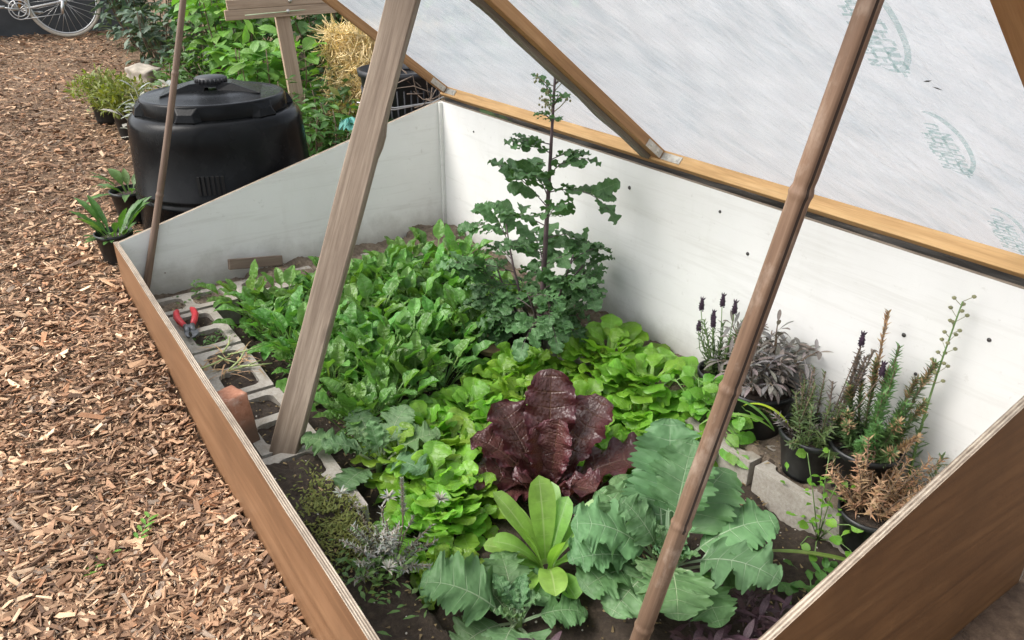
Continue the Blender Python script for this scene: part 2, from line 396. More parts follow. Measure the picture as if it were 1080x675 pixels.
L['purple'] = m_leaf('purple_leaf', (.070, .036, .048), (.12, .07, .085), nlat=4, savoy=.25, rough=.55, trans=.15)
L['sage'] = m_leaf('grey_purple_sage_leaf', (.185, .165, .155), (.27, .25, .235), nlat=4, savoy=.3, rough=.75, trans=.15, spec=.2)
L['herb'] = m_leaf('fresh_herb_leaf', (.15, .32, .035), (.22, .38, .09), nlat=4, savoy=.2, rough=.42, trans=.38)
L['weed'] = m_leaf('weed_leaf', (.075, .18, .035), (.12, .24, .07), nlat=4, savoy=.2, rough=.45, trans=.3)
L['rosemary'] = m_leaf('rosemary_needle', (.085, .145, .045), (.12, .18, .08), nlat=2, savoy=.05, rough=.5, trans=.15)
L['freshneedle'] = m_leaf('fresh_rosemary_needle', (.10, .20, .055), (.14, .24, .09), nlat=2, savoy=.05, rough=.5, trans=.2)
L['silver'] = m_leaf('silver_leaf', (.32, .33, .29), (.40, .41, .36), nlat=2, savoy=.1, rough=.85, trans=.15, spec=.15)
L['dead'] = m_leaf('dead_needle', (.40, .28, .155), (.44, .33, .20), nlat=2, savoy=.05, rough=.85, trans=.12, var=.35, spec=.15)
L['rasp'] = m_leaf('raspberry_leaf', (.145, .30, .05), (.22, .36, .11), nlat=6, savoy=.4, sscale=5, rough=.5, trans=.32)
L['raspd'] = m_leaf('dark_hedge_leaf', (.055, .12, .035), (.10, .17, .07), nlat=5, savoy=.3, sscale=5, rough=.45, trans=.25)
L['blue'] = m_leaf('blue_green_leaf', (.085, .135, .085), (.14, .19, .13), nlat=5, savoy=.2, rough=.55, trans=.2)
L['olive'] = m_leaf('olive_leaf', (.17, .21, .03), (.22, .25, .07), nlat=3, savoy=.1, rough=.5, trans=.3)
L['straw'] = m_leaf('straw_stalk', (.85, .68, .36), (.88, .74, .45), nlat=1, savoy=.05, rough=.7, trans=.1, var=.25)
L['moss'] = m_leaf('moss_leaf', (.15, .17, .04), (.2, .22, .07), nlat=1, savoy=.05, rough=.8, trans=.2)
L['strap'] = m_leaf('strap_leaf', (.16, .29, .06), (.30, .40, .14), nlat=1, savoy=.02, rough=.4, trans=.3, midw=.2)
L['stem'] = m_plain('green_stem', (.13, .22, .06), .5, 0, 30, .2)
L['stemp'] = m_plain('purple_stem', (.085, .055, .06), .5, 0, 30, .3)
L['woody'] = m_plain('woody_stem', (.15, .105, .07), .85, 0, 40, .35, .4)
L['flower'] = m_plain('lavender_flower', (.035, .016, .032), .8, 0, 80, .5, .5)
L['bud'] = m_plain('seed_bud', (.22, .22, .11), .7, 0, 60, .3)

# ------------------------------------------------------------------ terrain
def gz(X):
    return np.interp(-np.asarray(X, float), [0, 2.3, 3.7, 10.2, 12], [-.1, -.1, .06, .46, .5])
FX0, FX1, FY0, FY1 = -3.69, -.55, .385, 2.07       # outside of the cold frame
def make_ground():
    xs = np.unique(np.concatenate([np.linspace(-60, -14, 24), np.arange(-14, -3.7, .12), [FX0 + .003, FX0 + .015], np.arange(-3.66, -.6, .06), [FX1 - .015, FX1 - .003], np.arange(-.5, 4, .2), np.linspace(4, 40, 12)]))
    ys = np.unique(np.concatenate([np.linspace(-50, -3, 20), np.arange(-3, .36, .12), [FY0 + .003, FY0 + .015], np.arange(.42, 2.03, .1), [FY1 - .015, FY1 - .003], np.arange(2.2, 6, .15), np.linspace(6, 60, 24)]))
    X, Y = np.meshgrid(xs, ys, indexing='ij')
    Z = gz(X) + .012 * np.sin(X * 5.1 + Y * 3) * np.sin(Y * 6.3 - X) + .01 * np.sin(X * 1.7) * np.cos(Y * 2.3)
    ins = (X > FX0 + .01) & (X < FX1 - .01) & (Y > FY0 + .01) & (Y < FY1 - .01)
    Z[ins] = -.34
    mb = MB(); mb.grid(np.stack([X, Y, Z], -1), np.stack([X, Y], -1))
    return struct(mb.build('ground', M['mulch']))
make_ground()

def soil_h(X, Y):
    z = -.105 + .018 * np.sin(X * 11 + 1) * np.sin(Y * 13) + .012 * np.sin(X * 23 + Y * 17)
    blk = (Y < .66) | (X < -3.43) | (Y > 1.80)
    z = np.where(blk, -.022 + .012 * np.sin(X * 31) * np.sin(Y * 37 + X * 9), z)
    z = np.where(Y > 1.80, z + .030 * np.clip((Y - 1.793) / .02, 0, 1), z)
    z = np.where((Y > 1.83) & (X < -1.72), z + .004 + .012 * np.sin(X * 15 + 1) * np.sin(Y * 21), z)
    z = np.where((X < -3.45) & (Y > .92), z + .024 + .012 * np.sin(X * 25) * np.sin(Y * 17), z)
    z = np.where((X > -2.06) & (Y < .66), np.where(X < -1.745, -.012 + .028 * np.clip((.65 - Y) / .05, 0, 1), .0) - .05 * np.clip((X + 1.74) / .3, 0, 1) + .008 * np.sin(X * 33) * np.sin(Y * 41 + X * 9), z)
    return z
def make_soil():
    xs = np.arange(FX0 + .012, FX1 - .012, .014); ys = np.arange(FY0 + .014, FY1 - .012, .014)
    X, Y = np.meshgrid(xs, ys, indexing='ij')
    Z = soil_h(X, Y) + rng.normal(0, .0035, X.shape)
    mb = MB(); mb.grid(np.stack([X, Y, Z], -1), np.stack([X, Y], -1))
    return struct(mb.build('soil_bed', M['soil']))
make_soil()

# wood chips: tens of thousands, nobody could count them
def chips():
    n = 460000
    ang = rng.uniform(R(96), R(226), n)
    d = np.exp(rng.uniform(math.log(.9), math.log(12.5), n))
    # more chips near the viewer's side of the path, direction measured from the ground point below the camera
    X = .2 + d * np.cos(ang); Y = -.1 + d * np.sin(ang)
    keep = np.where(X > -3.69, Y < .375 - .0 * X, Y < np.interp(-X, [3.7, 4.6, 6.2, 8, 10], [.50, .62, .90, 1.30, 1.50]) + rng.normal(0, .08, n))
    keep &= (X > -10.45) & (X < .2) & (Y > -6)
    X, Y, d = X[keep], Y[keep], d[keep]; n = len(X)
    ln = rng.gamma(2.6, .0105, n) + .008; ln = np.minimum(ln, .10) * (.60 + .028 * d)
    big = rng.random(n) < .03; ln[big] *= 1.6
    wd = np.minimum(ln * rng.uniform(.08, .36, n), .017 * (1 + .05 * d)); th = rng.uniform(.001, .0042, n)
    ya = rng.uniform(0, 2 * math.pi, n); pt = rng.normal(0, .24, n); rl = rng.normal(0, .45, n)
    Z = gz(X) + .012 * np.sin(X * 5.1 + Y * 3) * np.sin(Y * 6.3 - X) + .01 * np.sin(X * 1.7) * np.cos(Y * 2.3) + rng.uniform(.000, .022, n)
    edge = (X > -3.75) & (Y > .25); Z[edge] += .01
    pts = np.array([(-1, -1, 0), (1, -1, 0), (1, 1, 0), (-1, 1, 0), (-1, -1, 1), (1, -1, 1), (1, 1, 1), (-1, 1, 1)], float)
    P = np.tile(pts, (n, 1, 1)) + rng.uniform(-.35, .35, (n, 8, 3)) * np.array([1, 1, .6])
    P *= np.stack([ln / 2, wd / 2, th], -1)[:, None, :]
    P[:, :, 2] += (P[:, :, 0] / ln[:, None]) ** 2 * ln[:, None] * rng.normal(0, .25, (n, 1))
    cr, sr = np.cos(rl)[:, None], np.sin(rl)[:, None]
    y, z = P[..., 1] * cr - P[..., 2] * sr, P[..., 1] * sr + P[..., 2] * cr; x = P[..., 0]
    cp, sp_ = np.cos(pt)[:, None], np.sin(pt)[:, None]
    x, z = x * cp + z * sp_, -x * sp_ + z * cp
    cy, sy = np.cos(ya)[:, None], np.sin(ya)[:, None]
    x, y = x * cy - y * sy, x * sy + y * cy
    P = np.stack([x + X[:, None], y + Y[:, None], z + Z[:, None]], -1).reshape(-1, 3)
    pal = np.array([(.27, .170, .108), (.36, .245, .160), (.19, .118, .076), (.45, .325, .220), (.105, .067, .046), (.58, .45, .325), (.26, .215, .175), (.29, .160, .090)])
    k = rng.choice(len(pal), n, p=[.24, .2, .17, .12, .10, .06, .05, .06])
    C = pal[k] * rng.uniform(.80, 1.38, (n, 1)) * np.array([1.14, 1.04, .93]) * (.80 + .35 * np.clip(.5 + .5 * np.sin(X * 2.3 + 1.5 * np.sin(Y * 3.1)) * np.cos(Y * 2.7 + X), 0, 1))[:, None]
    C = np.repeat(C, 8, 0)
    q = np.array([(4, 5, 6, 7), (0, 1, 5, 4), (1, 2, 6, 5), (2, 3, 7, 6), (3, 0, 4, 7)])
    F = (q[None] + (np.arange(n) * 8)[:, None, None]).reshape(-1, 4)
    me = bpy.data.meshes.new('wood_chips')
    me.vertices.add(len(P)); me.vertices.foreach_set('co', P.ravel())
    me.loops.add(F.size); me.loops.foreach_set('vertex_index', F.ravel())
    me.polygons.add(len(F)); me.polygons.foreach_set('loop_start', np.arange(len(F)) * 4); me.polygons.foreach_set('loop_total', np.full(len(F), 4))
    ca = me.color_attributes.new('Col', 'FLOAT_COLOR', 'POINT')
    ca.data.foreach_set('color', np.concatenate([C, np.ones((len(C), 1))], 1).astype(np.float32).ravel())
    me.polygons.foreach_set('use_smooth', np.zeros(len(F), dtype=bool)); me.materials.append(M['chip']); me.update(calc_edges=True); me.validate()
    o = bpy.data.objects.new('wood_chips', me); col.objects.link(o)
    tag(o, 'brown wood chip mulch spread over the garden path', 'mulch'); struct(o, 'stuff')
chips()

# ------------------------------------------------------------------ cold frame
CF = (-2.12, 1.22, 0.)
frame = thing('cold_frame', 'long plywood cold frame with white inner walls and propped open plastic lid', 'cold frame', CF)
H0, H1 = .264, .70
def panel_x():          # front board
    mb = MB(); n = 60
    xs = np.linspace(FX0 - .001, FX1 + .001, n)
    tp = H0 + .0025 * np.sin(xs * 3.1) + .002 * np.sin(xs * 9)
    y0, y1 = FY0, FY0 + .02
    for i in range(n - 1):
        v = [(xs[i], y0, -.3), (xs[i + 1], y0, -.3), (xs[i + 1], y0, tp[i + 1]), (xs[i], y0, tp[i]), (xs[i], y1, -.3), (xs[i + 1], y1, -.3), (xs[i + 1], y1, tp[i + 1]), (xs[i], y1, tp[i])]
        k = mb.n; mb.add(v, [])
        for f, m in (((0, 1, 2, 3), 0), ((5, 4, 7, 6), 1), ((3, 2, 6, 7), 2)):
            mb.f.append(tuple(j + k for j in f)); mb.m.append(m); mb.sm.append(False)
        if i == 0: mb.f.append((0 + k, 3 + k, 7 + k, 4 + k)); mb.m.append(2); mb.sm.append(False)
        if i == n - 2: mb.f.append((1 + k, 5 + k, 6 + k, 2 + k)); mb.m.append(2); mb.sm.append(False)
    return mb.build('front_board', [M['ply_front'], M['white_back'], M['edge_y']], frame, CF)
panel_x()
mb = MB(); mb.box((FX0 + .002, 2.055, -.3), (FX1 - .002, 2.073, H1), m=[2, 2, 0, 2, 2, 2]); mb.build('back_board', [M['white_back'], M['white_back'], M['edge_y']], frame, CF)
def end_board(x0, x1, name, outer_hi, mats):
    mb = MB(); ya, yb = FY0 + .0205, 2.0545
    v = [(x0, ya, -.3), (x1, ya, -.3), (x1, yb, -.3), (x0, yb, -.3), (x0, ya, H0 - .002), (x1, ya, H0 - .002), (x1, yb, H1 + .002), (x0, yb, H1 + .002)]
    k = mb.n; mb.add(v, [])
    for f, m in (((0, 3, 2, 1), 2), ((4, 5, 6, 7), 2), ((0, 1, 5, 4), 2), ((1, 2, 6, 5), 1 if outer_hi else 0), ((2, 3, 7, 6), 2), ((3, 0, 4, 7), 0 if outer_hi else 1)):
        mb.f.append(tuple(j + k for j in f)); mb.m.append(m); mb.sm.append(False)
    o = mb.build(name, mats, frame, CF); return o
eb = end_board(FX0, FX0 + .018, 'end_board', False, [M['white_end'], M['ply_end'], M['edge_x']])
eb['label'] = 'far sloping end board painted white, with its shade greyed into the colour'
eb = end_board(FX1 - .018, FX1, 'end_board', True, [M['white_end'], M['ply_end'], M['edge_x']])
eb['label'] = 'near sloping end board of bare brown plywood'
mb = MB(); mb.box((FX0 + .0185, 2.036, -.2), (FX0 + .036, 2.0548, H1 - .006)); mb.build('corner_batten', M['white_end'], frame, CF, bevel=.002)
# nail heads on the white boards
def disc(mb, p, n, r, th=.003, seg=10):
    n = nrm(n); mb.tube([np.array(p), np.array(p) + n * th], [r, r * .8], seg)
for x, z in ((-3.35, .60), (-3.05, .25), (-2.9, .53), (-1.74, .63), (-1.60, .52), (-1.48, .17), (-1.02, .46), (-.96, .36), (-2.2, .60), (-.80, .54)):
    mb = MB(); disc(mb, (x, 2.0552, z), (0, -1, 0), rng.uniform(.005, .009)); mb.build('nail_head', M['screw'], frame, CF)

# lid: hinged along the back board, tilted 38 degrees
TH = R(38)
LO = V(0, 2.075, .728); LV = V(0, -math.cos(TH), math.sin(TH)); LN = V(0, math.sin(TH), math.cos(TH))
LM = Matrix(((1, 0, 0, 0), (0, LV[1], LN[1], LO[1]), (0, LV[2], LN[2], LO[2]), (0, 0, 0, 1)))
# local lid space: x along the hinge, y up the slope, z outwards
LL = 1.66
def lid_obj(mb, name, mats, parent, bevel=0):
    o = mb.build(name, mats, parent, (0, 0, 0), bevel)
    return o
mb = MB()
mb.box((-3.712, -.036, 0), (-.545, .003, .047), m=0)
mb.box((-3.712, LL - .04, 0), (-.545, LL, .047), m=0)
lid = lid_obj(mb, 'lid', [M['rail']], frame, .002)
lid.matrix_local = Matrix.Translation(-Vector(CF)) @ LM
lid['label'] = 'tilted lid of timber rails under plastic sheet'
for a, b, mt in ((-3.711, -3.672, 'railv'), (-2.112, -2.072, 'railv'), (-.600, -.546, 'railv')):
    mb = MB(); mb.box((a, .0035, .0085), (b, LL - .0405, .0465)); mb.build('rail', M[mt], lid, (0, 0, 0), .002)
# weathered batten beside the middle rail, set a little lower
mb = MB(); n = 40
for i in range(n - 1):
    y0, y1 = .012 + (LL - .06) * i / (n - 1), .012 + (LL - .06) * (i + 1) / (n - 1)
    w0 = .040 + .004 * math.sin(i * 1.1); w1 = .040 + .004 * math.sin((i + 1) * 1.1)
    za, zb = -.006 + .002 * math.sin(i * .7), -.006 + .002 * math.sin((i + 1) * .7)
    k = mb.n
    mb.add([(-2.1145 - w0, y0, za), (-2.1145, y0, za), (-2.1145, y1, zb), (-2.1145 - w1, y1, zb), (-2.1145 - w0, y0, .02), (-2.1145, y0, .02), (-2.1145, y1, .02), (-2.1145 - w1, y1, .02)],
           [(0, 3, 2, 1), (4, 5, 6, 7), (3, 0, 4, 7), (1, 2, 6, 5)] + ([(0, 1, 5, 4)] if i == 0 else []) + ([(2, 3, 7, 6)] if i == n - 2 else []), smooth=False)
mb.build('rail_batten', M['railgrey'], lid)
# the plastic: sagging, wrinkled
def sheet_z(x, y):
    bay = np.where(x < -2.09, (x + 3.69) / 1.6, (x + 2.09) / 1.51)
    s = np.sin(np.clip(bay, 0, 1) * math.pi) * np.sin(np.clip(y / LL, 0, 1) * math.pi)
    wr = .35 * (.0035 * np.sin(x * 14 + y * 9 + 2 * np.sin(y * 5)) + .0025 * np.sin(x * 31 - y * 22 + 3 * np.sin(x * 4)) + .002 * np.sin(x * 9 - y * 47))
    return .0500 - .020 * s + wr * (.25 + .75 * s)
xs = np.linspace(-3.73, -.53, 260); ys = np.linspace(-.06, LL + .02, 140)
X, Y = np.meshgrid(xs, ys, indexing='ij')
mb = MB(); mb.grid(np.stack([X, Y, sheet_z(X, Y)], -1), np.stack([X, Y], -1)); mb.build('plastic_sheet', M['sheet'], lid)
# printed oval marks: a swoosh and three lines of blurred lettering, on the inside face
def print_mark(cx, cy, s):
    mb = MB(); k = 34
    def pt(x, y): return (x, y, sheet_z(np.array(x), np.array(y)) - .0025)
    a0, a1 = R(-12), R(205)
    va = []
    for i in range(k):
        a = a0 + (a1 - a0) * i / (k - 1); th = .21 * math.sin(math.pi * (i / (k - 1)) ** .75) + .015
        for r in (1 - th, 1):
            # the oval's long axis runs up the slope; the arc is on its right
            va.append(pt(cx + .052 * s * r * math.sin(a) * 1.0, cy + .135 * s * r * math.cos(a)))
    mb.add(va, [(2 * i, 2 * i + 1, 2 * i + 3, 2 * i + 2) for i in range(k - 1)])
    for row, (off, n, y0, y1, h) in enumerate(((.012, 9, .05, -.15, .011), (-.010, 11, .085, -.13, .013), (-.032, 8, .04, -.12, .009))):
        for i in range(n):
            yc = cy + s * (y0 + (y1 - y0) * (i + .5) / n); xc = cx + s * off; w = s * abs(y1 - y0) / n * .36; hh = s * h
            kind = (i * 7 + row * 3) % 5
            st = [((-1, -1), (-1, 1))]
            st.append(((1, -1), (1, 1)) if kind in (0, 2) else ((-1, 0), (1, 0)) if kind == 1 else ((-1, 1), (1, 1)))
            if kind in (2, 4): st.append(((-1, -1), (1, -1)))
            if kind == 0: st.append(((-1, 1), (1, -1)))
            for (ax, ay), (bx, by) in st:
                p = V(xc + ay * hh, yc - ax * w); q = V(xc + by * hh, yc - bx * w)
                dd = nrm(q - p); nn = V(-dd[1], dd[0]) * s * .0032
                mb.add([pt(*(p - nn)), pt(*(p + nn)), pt(*(q + nn)), pt(*(q - nn))], [(0, 1, 2, 3)])
    mb.build('printed_mark', M['ink'], lid)
print_mark(-.852, .97, 1.12); print_mark(-.836, .555, .98); print_mark(-.805, .14, .98); print_mark(-.90, 1.39, 1.1)
# small tear in the sheet: two short dark-edged slits
mb = MB()
for i, (dx, dy, a_) in enumerate(((0, 0, .4), (.012, -.022, -.5))):
    c_ = V(-.80 + dx, .80 + dy, 0); dd = V(math.cos(a_), math.sin(a_), 0); nn_ = V(-math.sin(a_), math.cos(a_), 0)
    ring = [c_ + dd * .011, c_ + nn_ * .0025, c_ - dd * .010, c_ - nn_ * .003]
    mb.add([(p[0], p[1], float(sheet_z(np.array(p[0]), np.array(p[1]))) - .003) for p in ring], [(0, 1, 2, 3)])
mb.build('tear', M['flap'], lid)
# flat corner brackets on the inner faces
def bracket(xr, side):
    mb = MB(); th = .003; z0, z1 = .010, .038
    if side > 0:   # corner to the right of a rail
        mb.box((xr, .012, z0), (xr + th, .105, z1)); mb.box((xr + th, .0035, z0), (xr + .098, .0035 + th, z1))
        for yy in (.035, .08): disc(mb, (xr + th, yy, .024), (1, 0, 0), .0055, .0015)
        for xx in (.032, .08): disc(mb, (xr + xx, .0035 + th, .024), (0, 1, 0), .0055, .0015)
    b = mb.build('corner_bracket', M['steel'], lid)
bracket(-3.6715, 1); bracket(-2.0715, 1)
# grimy plastic tail hanging in the gap above the back board
mb = MB(); n = 130
for lay in range(2):
    P = np.zeros((n, 7, 3)); xs = np.linspace(-3.70, -.56, n)
    for j in range(7):
        s = j / 6
        P[:, j, 0] = xs
        P[:, j, 1] = -.034 + .012 * lay - .030 * s + .006 * np.sin(xs * 9 + j + lay * 2) + .004 * np.sin(xs * 23 + j * 2)
        P[:, j, 2] = .012 - s * (.042 + .007 * np.sin(xs * 6.5 + lay) + .006 * np.sin(xs * 17 + 2 * lay)) + .005 * np.sin(xs * 14 + j)
    mb.grid(P, np.zeros((n, 7, 2)))
mb.build('plastic_tail', M['flap'], lid)

# ------------------------------------------------------------------ props
def axis_matrix(p, q, roll=0):
    p, q = Vector(p), Vector(q); z = (q - p).normalized()
    x = Vector((0, 1, 0)); x = (x - z * x.dot(z)).normalized(); y = z.cross(x)
    m = Matrix((x, y, z)).transposed().to_4x4()
    return Matrix.Translation(p) @ m @ Matrix.Rotation(roll, 4, 'Z'), (q - p).length
pp, pq = (-2.14, .555, -.05), (-2.20, 1.16, 1.42)
zz = nrm(V(*pq) - V(*pp)); ln = float(np.linalg.norm(V(*pq) - V(*pp)))
fn = nrm(V(2.14, -.62, .75) - zz * (V(2.14, -.62, .75) @ zz))          # broad face looks towards the path side
wx = np.cross(zz, fn); fa = R(-24); fn2 = fn * math.cos(fa) + wx * math.sin(fa); wx2 = np.cross(fn2, zz) * -1
m = Matrix(((*[0] * 4,),) * 4); m.identity()
for i in range(3): m[i][0] = wx2[i]; m[i][1] = np.cross(zz, wx2)[i]; m[i][2] = zz[i]; m[i][3] = pp[i]
mb = MB(); n = 46
def prop_ring(z):
    w = .0445 + .0012 * math.sin(z * 9) ; h = .019 + .0010 * math.sin(z * 13 + 1); c = .004
    k = .006 * math.exp(-((z - .62) / .02) ** 2) ; k2 = .009 * math.exp(-((z - 1.08) / .035) ** 2)
    return [(-w + c, -h, z), (w - c, -h, z), (w, -h + c, z), (w + k2, h - c, z), (w - c - k + k2, h - k * .5, z), (-w + c, h, z), (-w, h - c, z), (-w, -h + c, z)]
rings = [prop_ring(ln * i / (n - 1)) for i in range(n)]
for i, rg in enumerate(rings): pass
mb.add(np.array(rings).reshape(-1, 3), [(i * 8 + j, i * 8 + (j + 1) % 8, (i + 1) * 8 + (j + 1) % 8, (i + 1) * 8 + j) for i in range(n - 1) for j in range(8)] + [tuple(range(8))[::-1], tuple((n - 1) * 8 + j for j in range(8))], smooth=False)
o = mb.build('timber_prop', M['prop']); o.matrix_world = m
tag(o, 'thick weathered grey timber plank propping up the lid beside the concrete blocks', 'prop')

def cane(name, p, q, r0, r1, nodes, mat, label, cat, groove=False, bend=0, gside=.55):
    m, ln = axis_matrix(p, q); mb = MB(); zs = []; rs = []
    n = 260
    for i in range(n):
        z = ln * i / (n - 1); r = r0 + (r1 - r0) * i / (n - 1)
        for nd in nodes:
            dz = z - nd * ln
            r += .0024 * math.exp(-(dz / .006) ** 2) - .0012 * math.exp(-((dz - .014) / .007) ** 2)
        zs.append(z); rs.append(r)
    sg = 30; P = []
    for z, r in zip(zs, rs):
        for j in range(sg):
            a = j * 2 * math.pi / sg; rr = r
            P.append((rr * math.cos(a) + bend * math.sin(math.pi * z / ln), rr * math.sin(a), z))
    inv = m.inverted(); cl = inv @ Vector((0, 0, 1.5)); jg = int(round((math.atan2(cl.y, cl.x) + gside) / (2 * math.pi) * sg)) % sg
    if groove:
        P = [(p[0] * (.86 if (k_ % sg) == jg and .30 < (k_ // sg) / n else 1), p[1] * (.86 if (k_ % sg) == jg and .30 < (k_ // sg) / n else 1), p[2]) for k_, p in enumerate(P)]
    mb.add(P, [(i * sg + j, i * sg + (j + 1) % sg, (i + 1) * sg + (j + 1) % sg, (i + 1) * sg + j) for i in range(n - 1) for j in range(sg)] + [tuple(range(sg))[::-1], tuple((n - 1) * sg + j for j in range(sg))])
    o = mb.build(name, [mat, M['crack']]); o.matrix_world = m
    if groove:
        mi = np.array([1 if (k_ % sg) == jg and .33 < (k_ // sg) / n and k_ < (n - 1) * sg else 0 for k_ in range(len(o.data.polygons))]); o.data.polygons.foreach_set('material_index', mi)
    tag(o, label, cat); return o
cane('bamboo_prop', (-.944, .977, -.14), (-.672, 1.057, 1.452), .0215, .0168, (.13, .34, .56, .80), M['bamboo'], 'long reddish brown bamboo cane in the near half of the bed holding up the lid', 'bamboo cane', True)
cane('thin_stick', (-3.645, .450, -.02), (-3.70, .95, 1.55), .0165, .012, (.30, .62), M['stick'], 'thin dark brown cane leaning in the far front corner beside the black compost bin', 'cane', False, .012)

# ------------------------------------------------------------------ concrete blocks
def block_mesh(mb, L=.39, W=.195, H=.19, worn=0):
    import bmesh
    bm = bmesh.new()
    def loop(pts):
        vs = [bm.verts.new((x, y, 0)) for x, y in pts]
        return [bm.edges.new((vs[i], vs[(i + 1) % len(vs)])) for i in range(len(vs))]
    def rr(cx, cy, w, h, r):
        pts = []
        for sx, sy, a0 in ((1, 1, 0), (-1, 1, 90), (-1, -1, 180), (1, -1, 270)):
            for k in range(5):
                a = R(a0 + k * 22.5); pts.append((cx + sx * (w - r) + r * math.cos(a), cy + sy * (h - r) + r * math.sin(a)))
        return pts
    ed = loop(rr(0, 0, L / 2, W / 2, .004))
    cw = (L - .037 * 2 - .040) / 4
    for s in (-1, 1): ed += loop(rr(s * (cw + .020), 0, cw, W / 2 - .036, .028))
    bmesh.ops.triangle_fill(bm, use_beauty=True, edges=ed)
    r = bmesh.ops.extrude_face_region(bm, geom=bm.faces[:])
    bmesh.ops.translate(bm, vec=(0, 0, -H), verts=[v for v in r['geom'] if isinstance(v, bmesh.types.BMVert)])
    bmesh.ops.recalc_face_normals(bm, faces=bm.faces)
    vs = [tuple(v.co) for v in bm.verts]; bm.verts.index_update()
    fs = [tuple(v.index for v in f.verts) for f in bm.faces]; bm.free()
    mb.add(vs, fs, smooth=False)
blocks = {
 'front': [(-3.168, .592, 1, 'second'), (-2.755, .590, -1, ''), (-2.345, .596, 1, ''), (-1.93, .585, -2, ''), (-1.525, .580, 0, '')],
}
mb = MB(); block_mesh(mb)
blk0 = mb.build('concrete_block', M['block'], None, (0, 0, 0), .003)
spots = []
for (x, y, a), lab in zip([(-3.168, .590, .5), (-2.757, .588, -1), (-2.345, .594, .8), (-1.935, .585, -1.2)],
        ['hollow concrete block under the red handled secateurs', 'hollow concrete block with cut green stems in its hollow, beside the broken brick', 'hollow concrete block at the foot of the timber prop', 'half buried concrete block with mossy soil just nearer than the timber prop']):
    spots.append((x, y, -.004, R(a), lab))
for (x, y, a), lab in zip([(-3.492, .61, 90), (-3.496, 1.02, 89), (-3.49, 1.43, 90.5), (-3.492, 1.83, 90)],
        ['hollow concrete block in the far front corner with a tiny seedling', 'hollow concrete block under the loose plank by the far end board', 'hollow concrete block behind the spinach along the far end board', 'hollow concrete block in the far corner below the white batten']):
    spots.append((x, y, -.006, R(a), lab))
for (x, y, a), lab in zip([(-3.08, 1.86, 0), (-2.67, 1.865, .5), (-2.26, 1.86, -.5), (-1.85, 1.862, .3), (-1.44, 1.855, -.6), (-1.03, 1.850, -.4)],
        ['hollow concrete block by the back board left of the tall kale', 'hollow concrete block directly behind the tall kale stems', 'hollow concrete block by the back board right of the tall kale', 'hollow concrete block behind the lime lettuce along the back board', 'hollow concrete block under the lavender and heart leaved herb', 'hollow concrete block edge under the green strap leaf and black pots']):
    spots.append((x, y, -.003, R(a), lab))
for i, (x, y, z, a, lab) in enumerate(spots):
    o = blk0 if i == 0 else blk0.copy()
    if i: col.objects.link(o)
    o.location = (x, y, z); o.rotation_euler = (0, 0, a)
    tag(o, lab, 'concrete block', 'concrete blocks lining the bed')

# broken brick standing on end
mb = MB(); k = 0
def chunk(w, d, h, seed, n=7, amp=.006):
    r = np.random.default_rng(seed); mb = MB()
    import bmesh
    bm = bmesh.new(); bmesh.ops.create_cube(bm, size=1); bmesh.ops.subdivide_edges(bm, edges=bm.edges[:], cuts=n, use_grid_fill=True)
    for v in bm.verts:
        p = np.array(v.co); q = p.copy()
        rad = np.max(np.abs(p)); e = np.sort(np.abs(p))[1]
        q *= 1 - .12 * max(0, e - .33)
        q += amp / max(w, d) * np.array([math.sin(p[1] * 9 + seed) + math.sin(p[2] * 15), math.sin(p[0] * 8 + 2 * seed) + math.sin(p[2] * 12), math.sin(p[0] * 11 + p[1] * 7 + seed)]) + r.normal(0, .005, 3)
        v.co = Vector((q[0] * w, q[1] * d, (q[2] + .5) * h))
    bm.verts.index_update()
    mb.add([tuple(v.co) for v in bm.verts], [tuple(v.index for v in f.verts) for f in bm.faces], smooth=True); bm.free(); return mb
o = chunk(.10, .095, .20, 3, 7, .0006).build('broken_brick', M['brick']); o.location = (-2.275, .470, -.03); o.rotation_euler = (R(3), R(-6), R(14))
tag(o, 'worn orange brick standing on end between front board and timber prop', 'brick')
# loose plank against the far end board
mb = MB(); mb.box((-.012, -.20, 0), (.012, .06, .05)); o = mb.build('loose_plank', M['plank'], None, (0, 0, 0), .003)
o.location = (-3.60, 1.03, .03); o.rotation_euler = (R(-9), R(-14), R(4)); tag(o, 'short dark weathered plank leaning against the far white end board', 'plank')
# a flat stone lying among the spinach and lettuce
o = chunk(.11, .08, .035, 9, 6, .005).build('flat_stone', m_plain('tan_stone', (.30, .20, .12), .9, 0, 20, .3, .4)); o.location = (-2.36, 1.52, -.03); o.rotation_euler = (.35, .1, .4)
tag(o, 'flat tan stone lying at the foot of the tall kale', 'stone')

# secateurs lying open on the first block
sec = thing('secateurs', 'secateurs with red handles and grey jaws lying on a concrete block', 'secateurs', (-3.16, .535, .012), R(-8)); sec.scale = (1.2, 1.2, 1.2)
def flat_poly(pts, h, z=0):
    mb = MB(); n = len(pts); v = [(x, y, z) for x, y in pts] + [(x, y, z + h) for x, y in pts]
    mb.add(v, [tuple(range(n))[::-1], tuple(range(n, 2 * n))] + [(i, (i + 1) % n, (i + 1) % n + n, i + n) for i in range(n)], smooth=False); return mb
for s in (1, -1):
    mb = MB(); pts = [(-.02, s * .012, .006), (-.06, s * .024, .008), (-.10, s * .031, .009), (-.14, s * .029, .009), (-.158, s * .024, .009)]
    mb.tube(pts, [.009, .0115, .012, .011, .007], 10); mb.build('handle', M['red_grip'], sec)
mb = MB()
for s in (1, -1): mb.tube([(-.025, s * .013, .006), (0, s * .006, .006), (.03, s * .012, .006)], [.009, .012, .008], 8)
mb.tube([(.0, 0, .0), (.0, 0, .016)], [.011, .011], 12); mb.build('pivot', M['bladesteel'], sec)
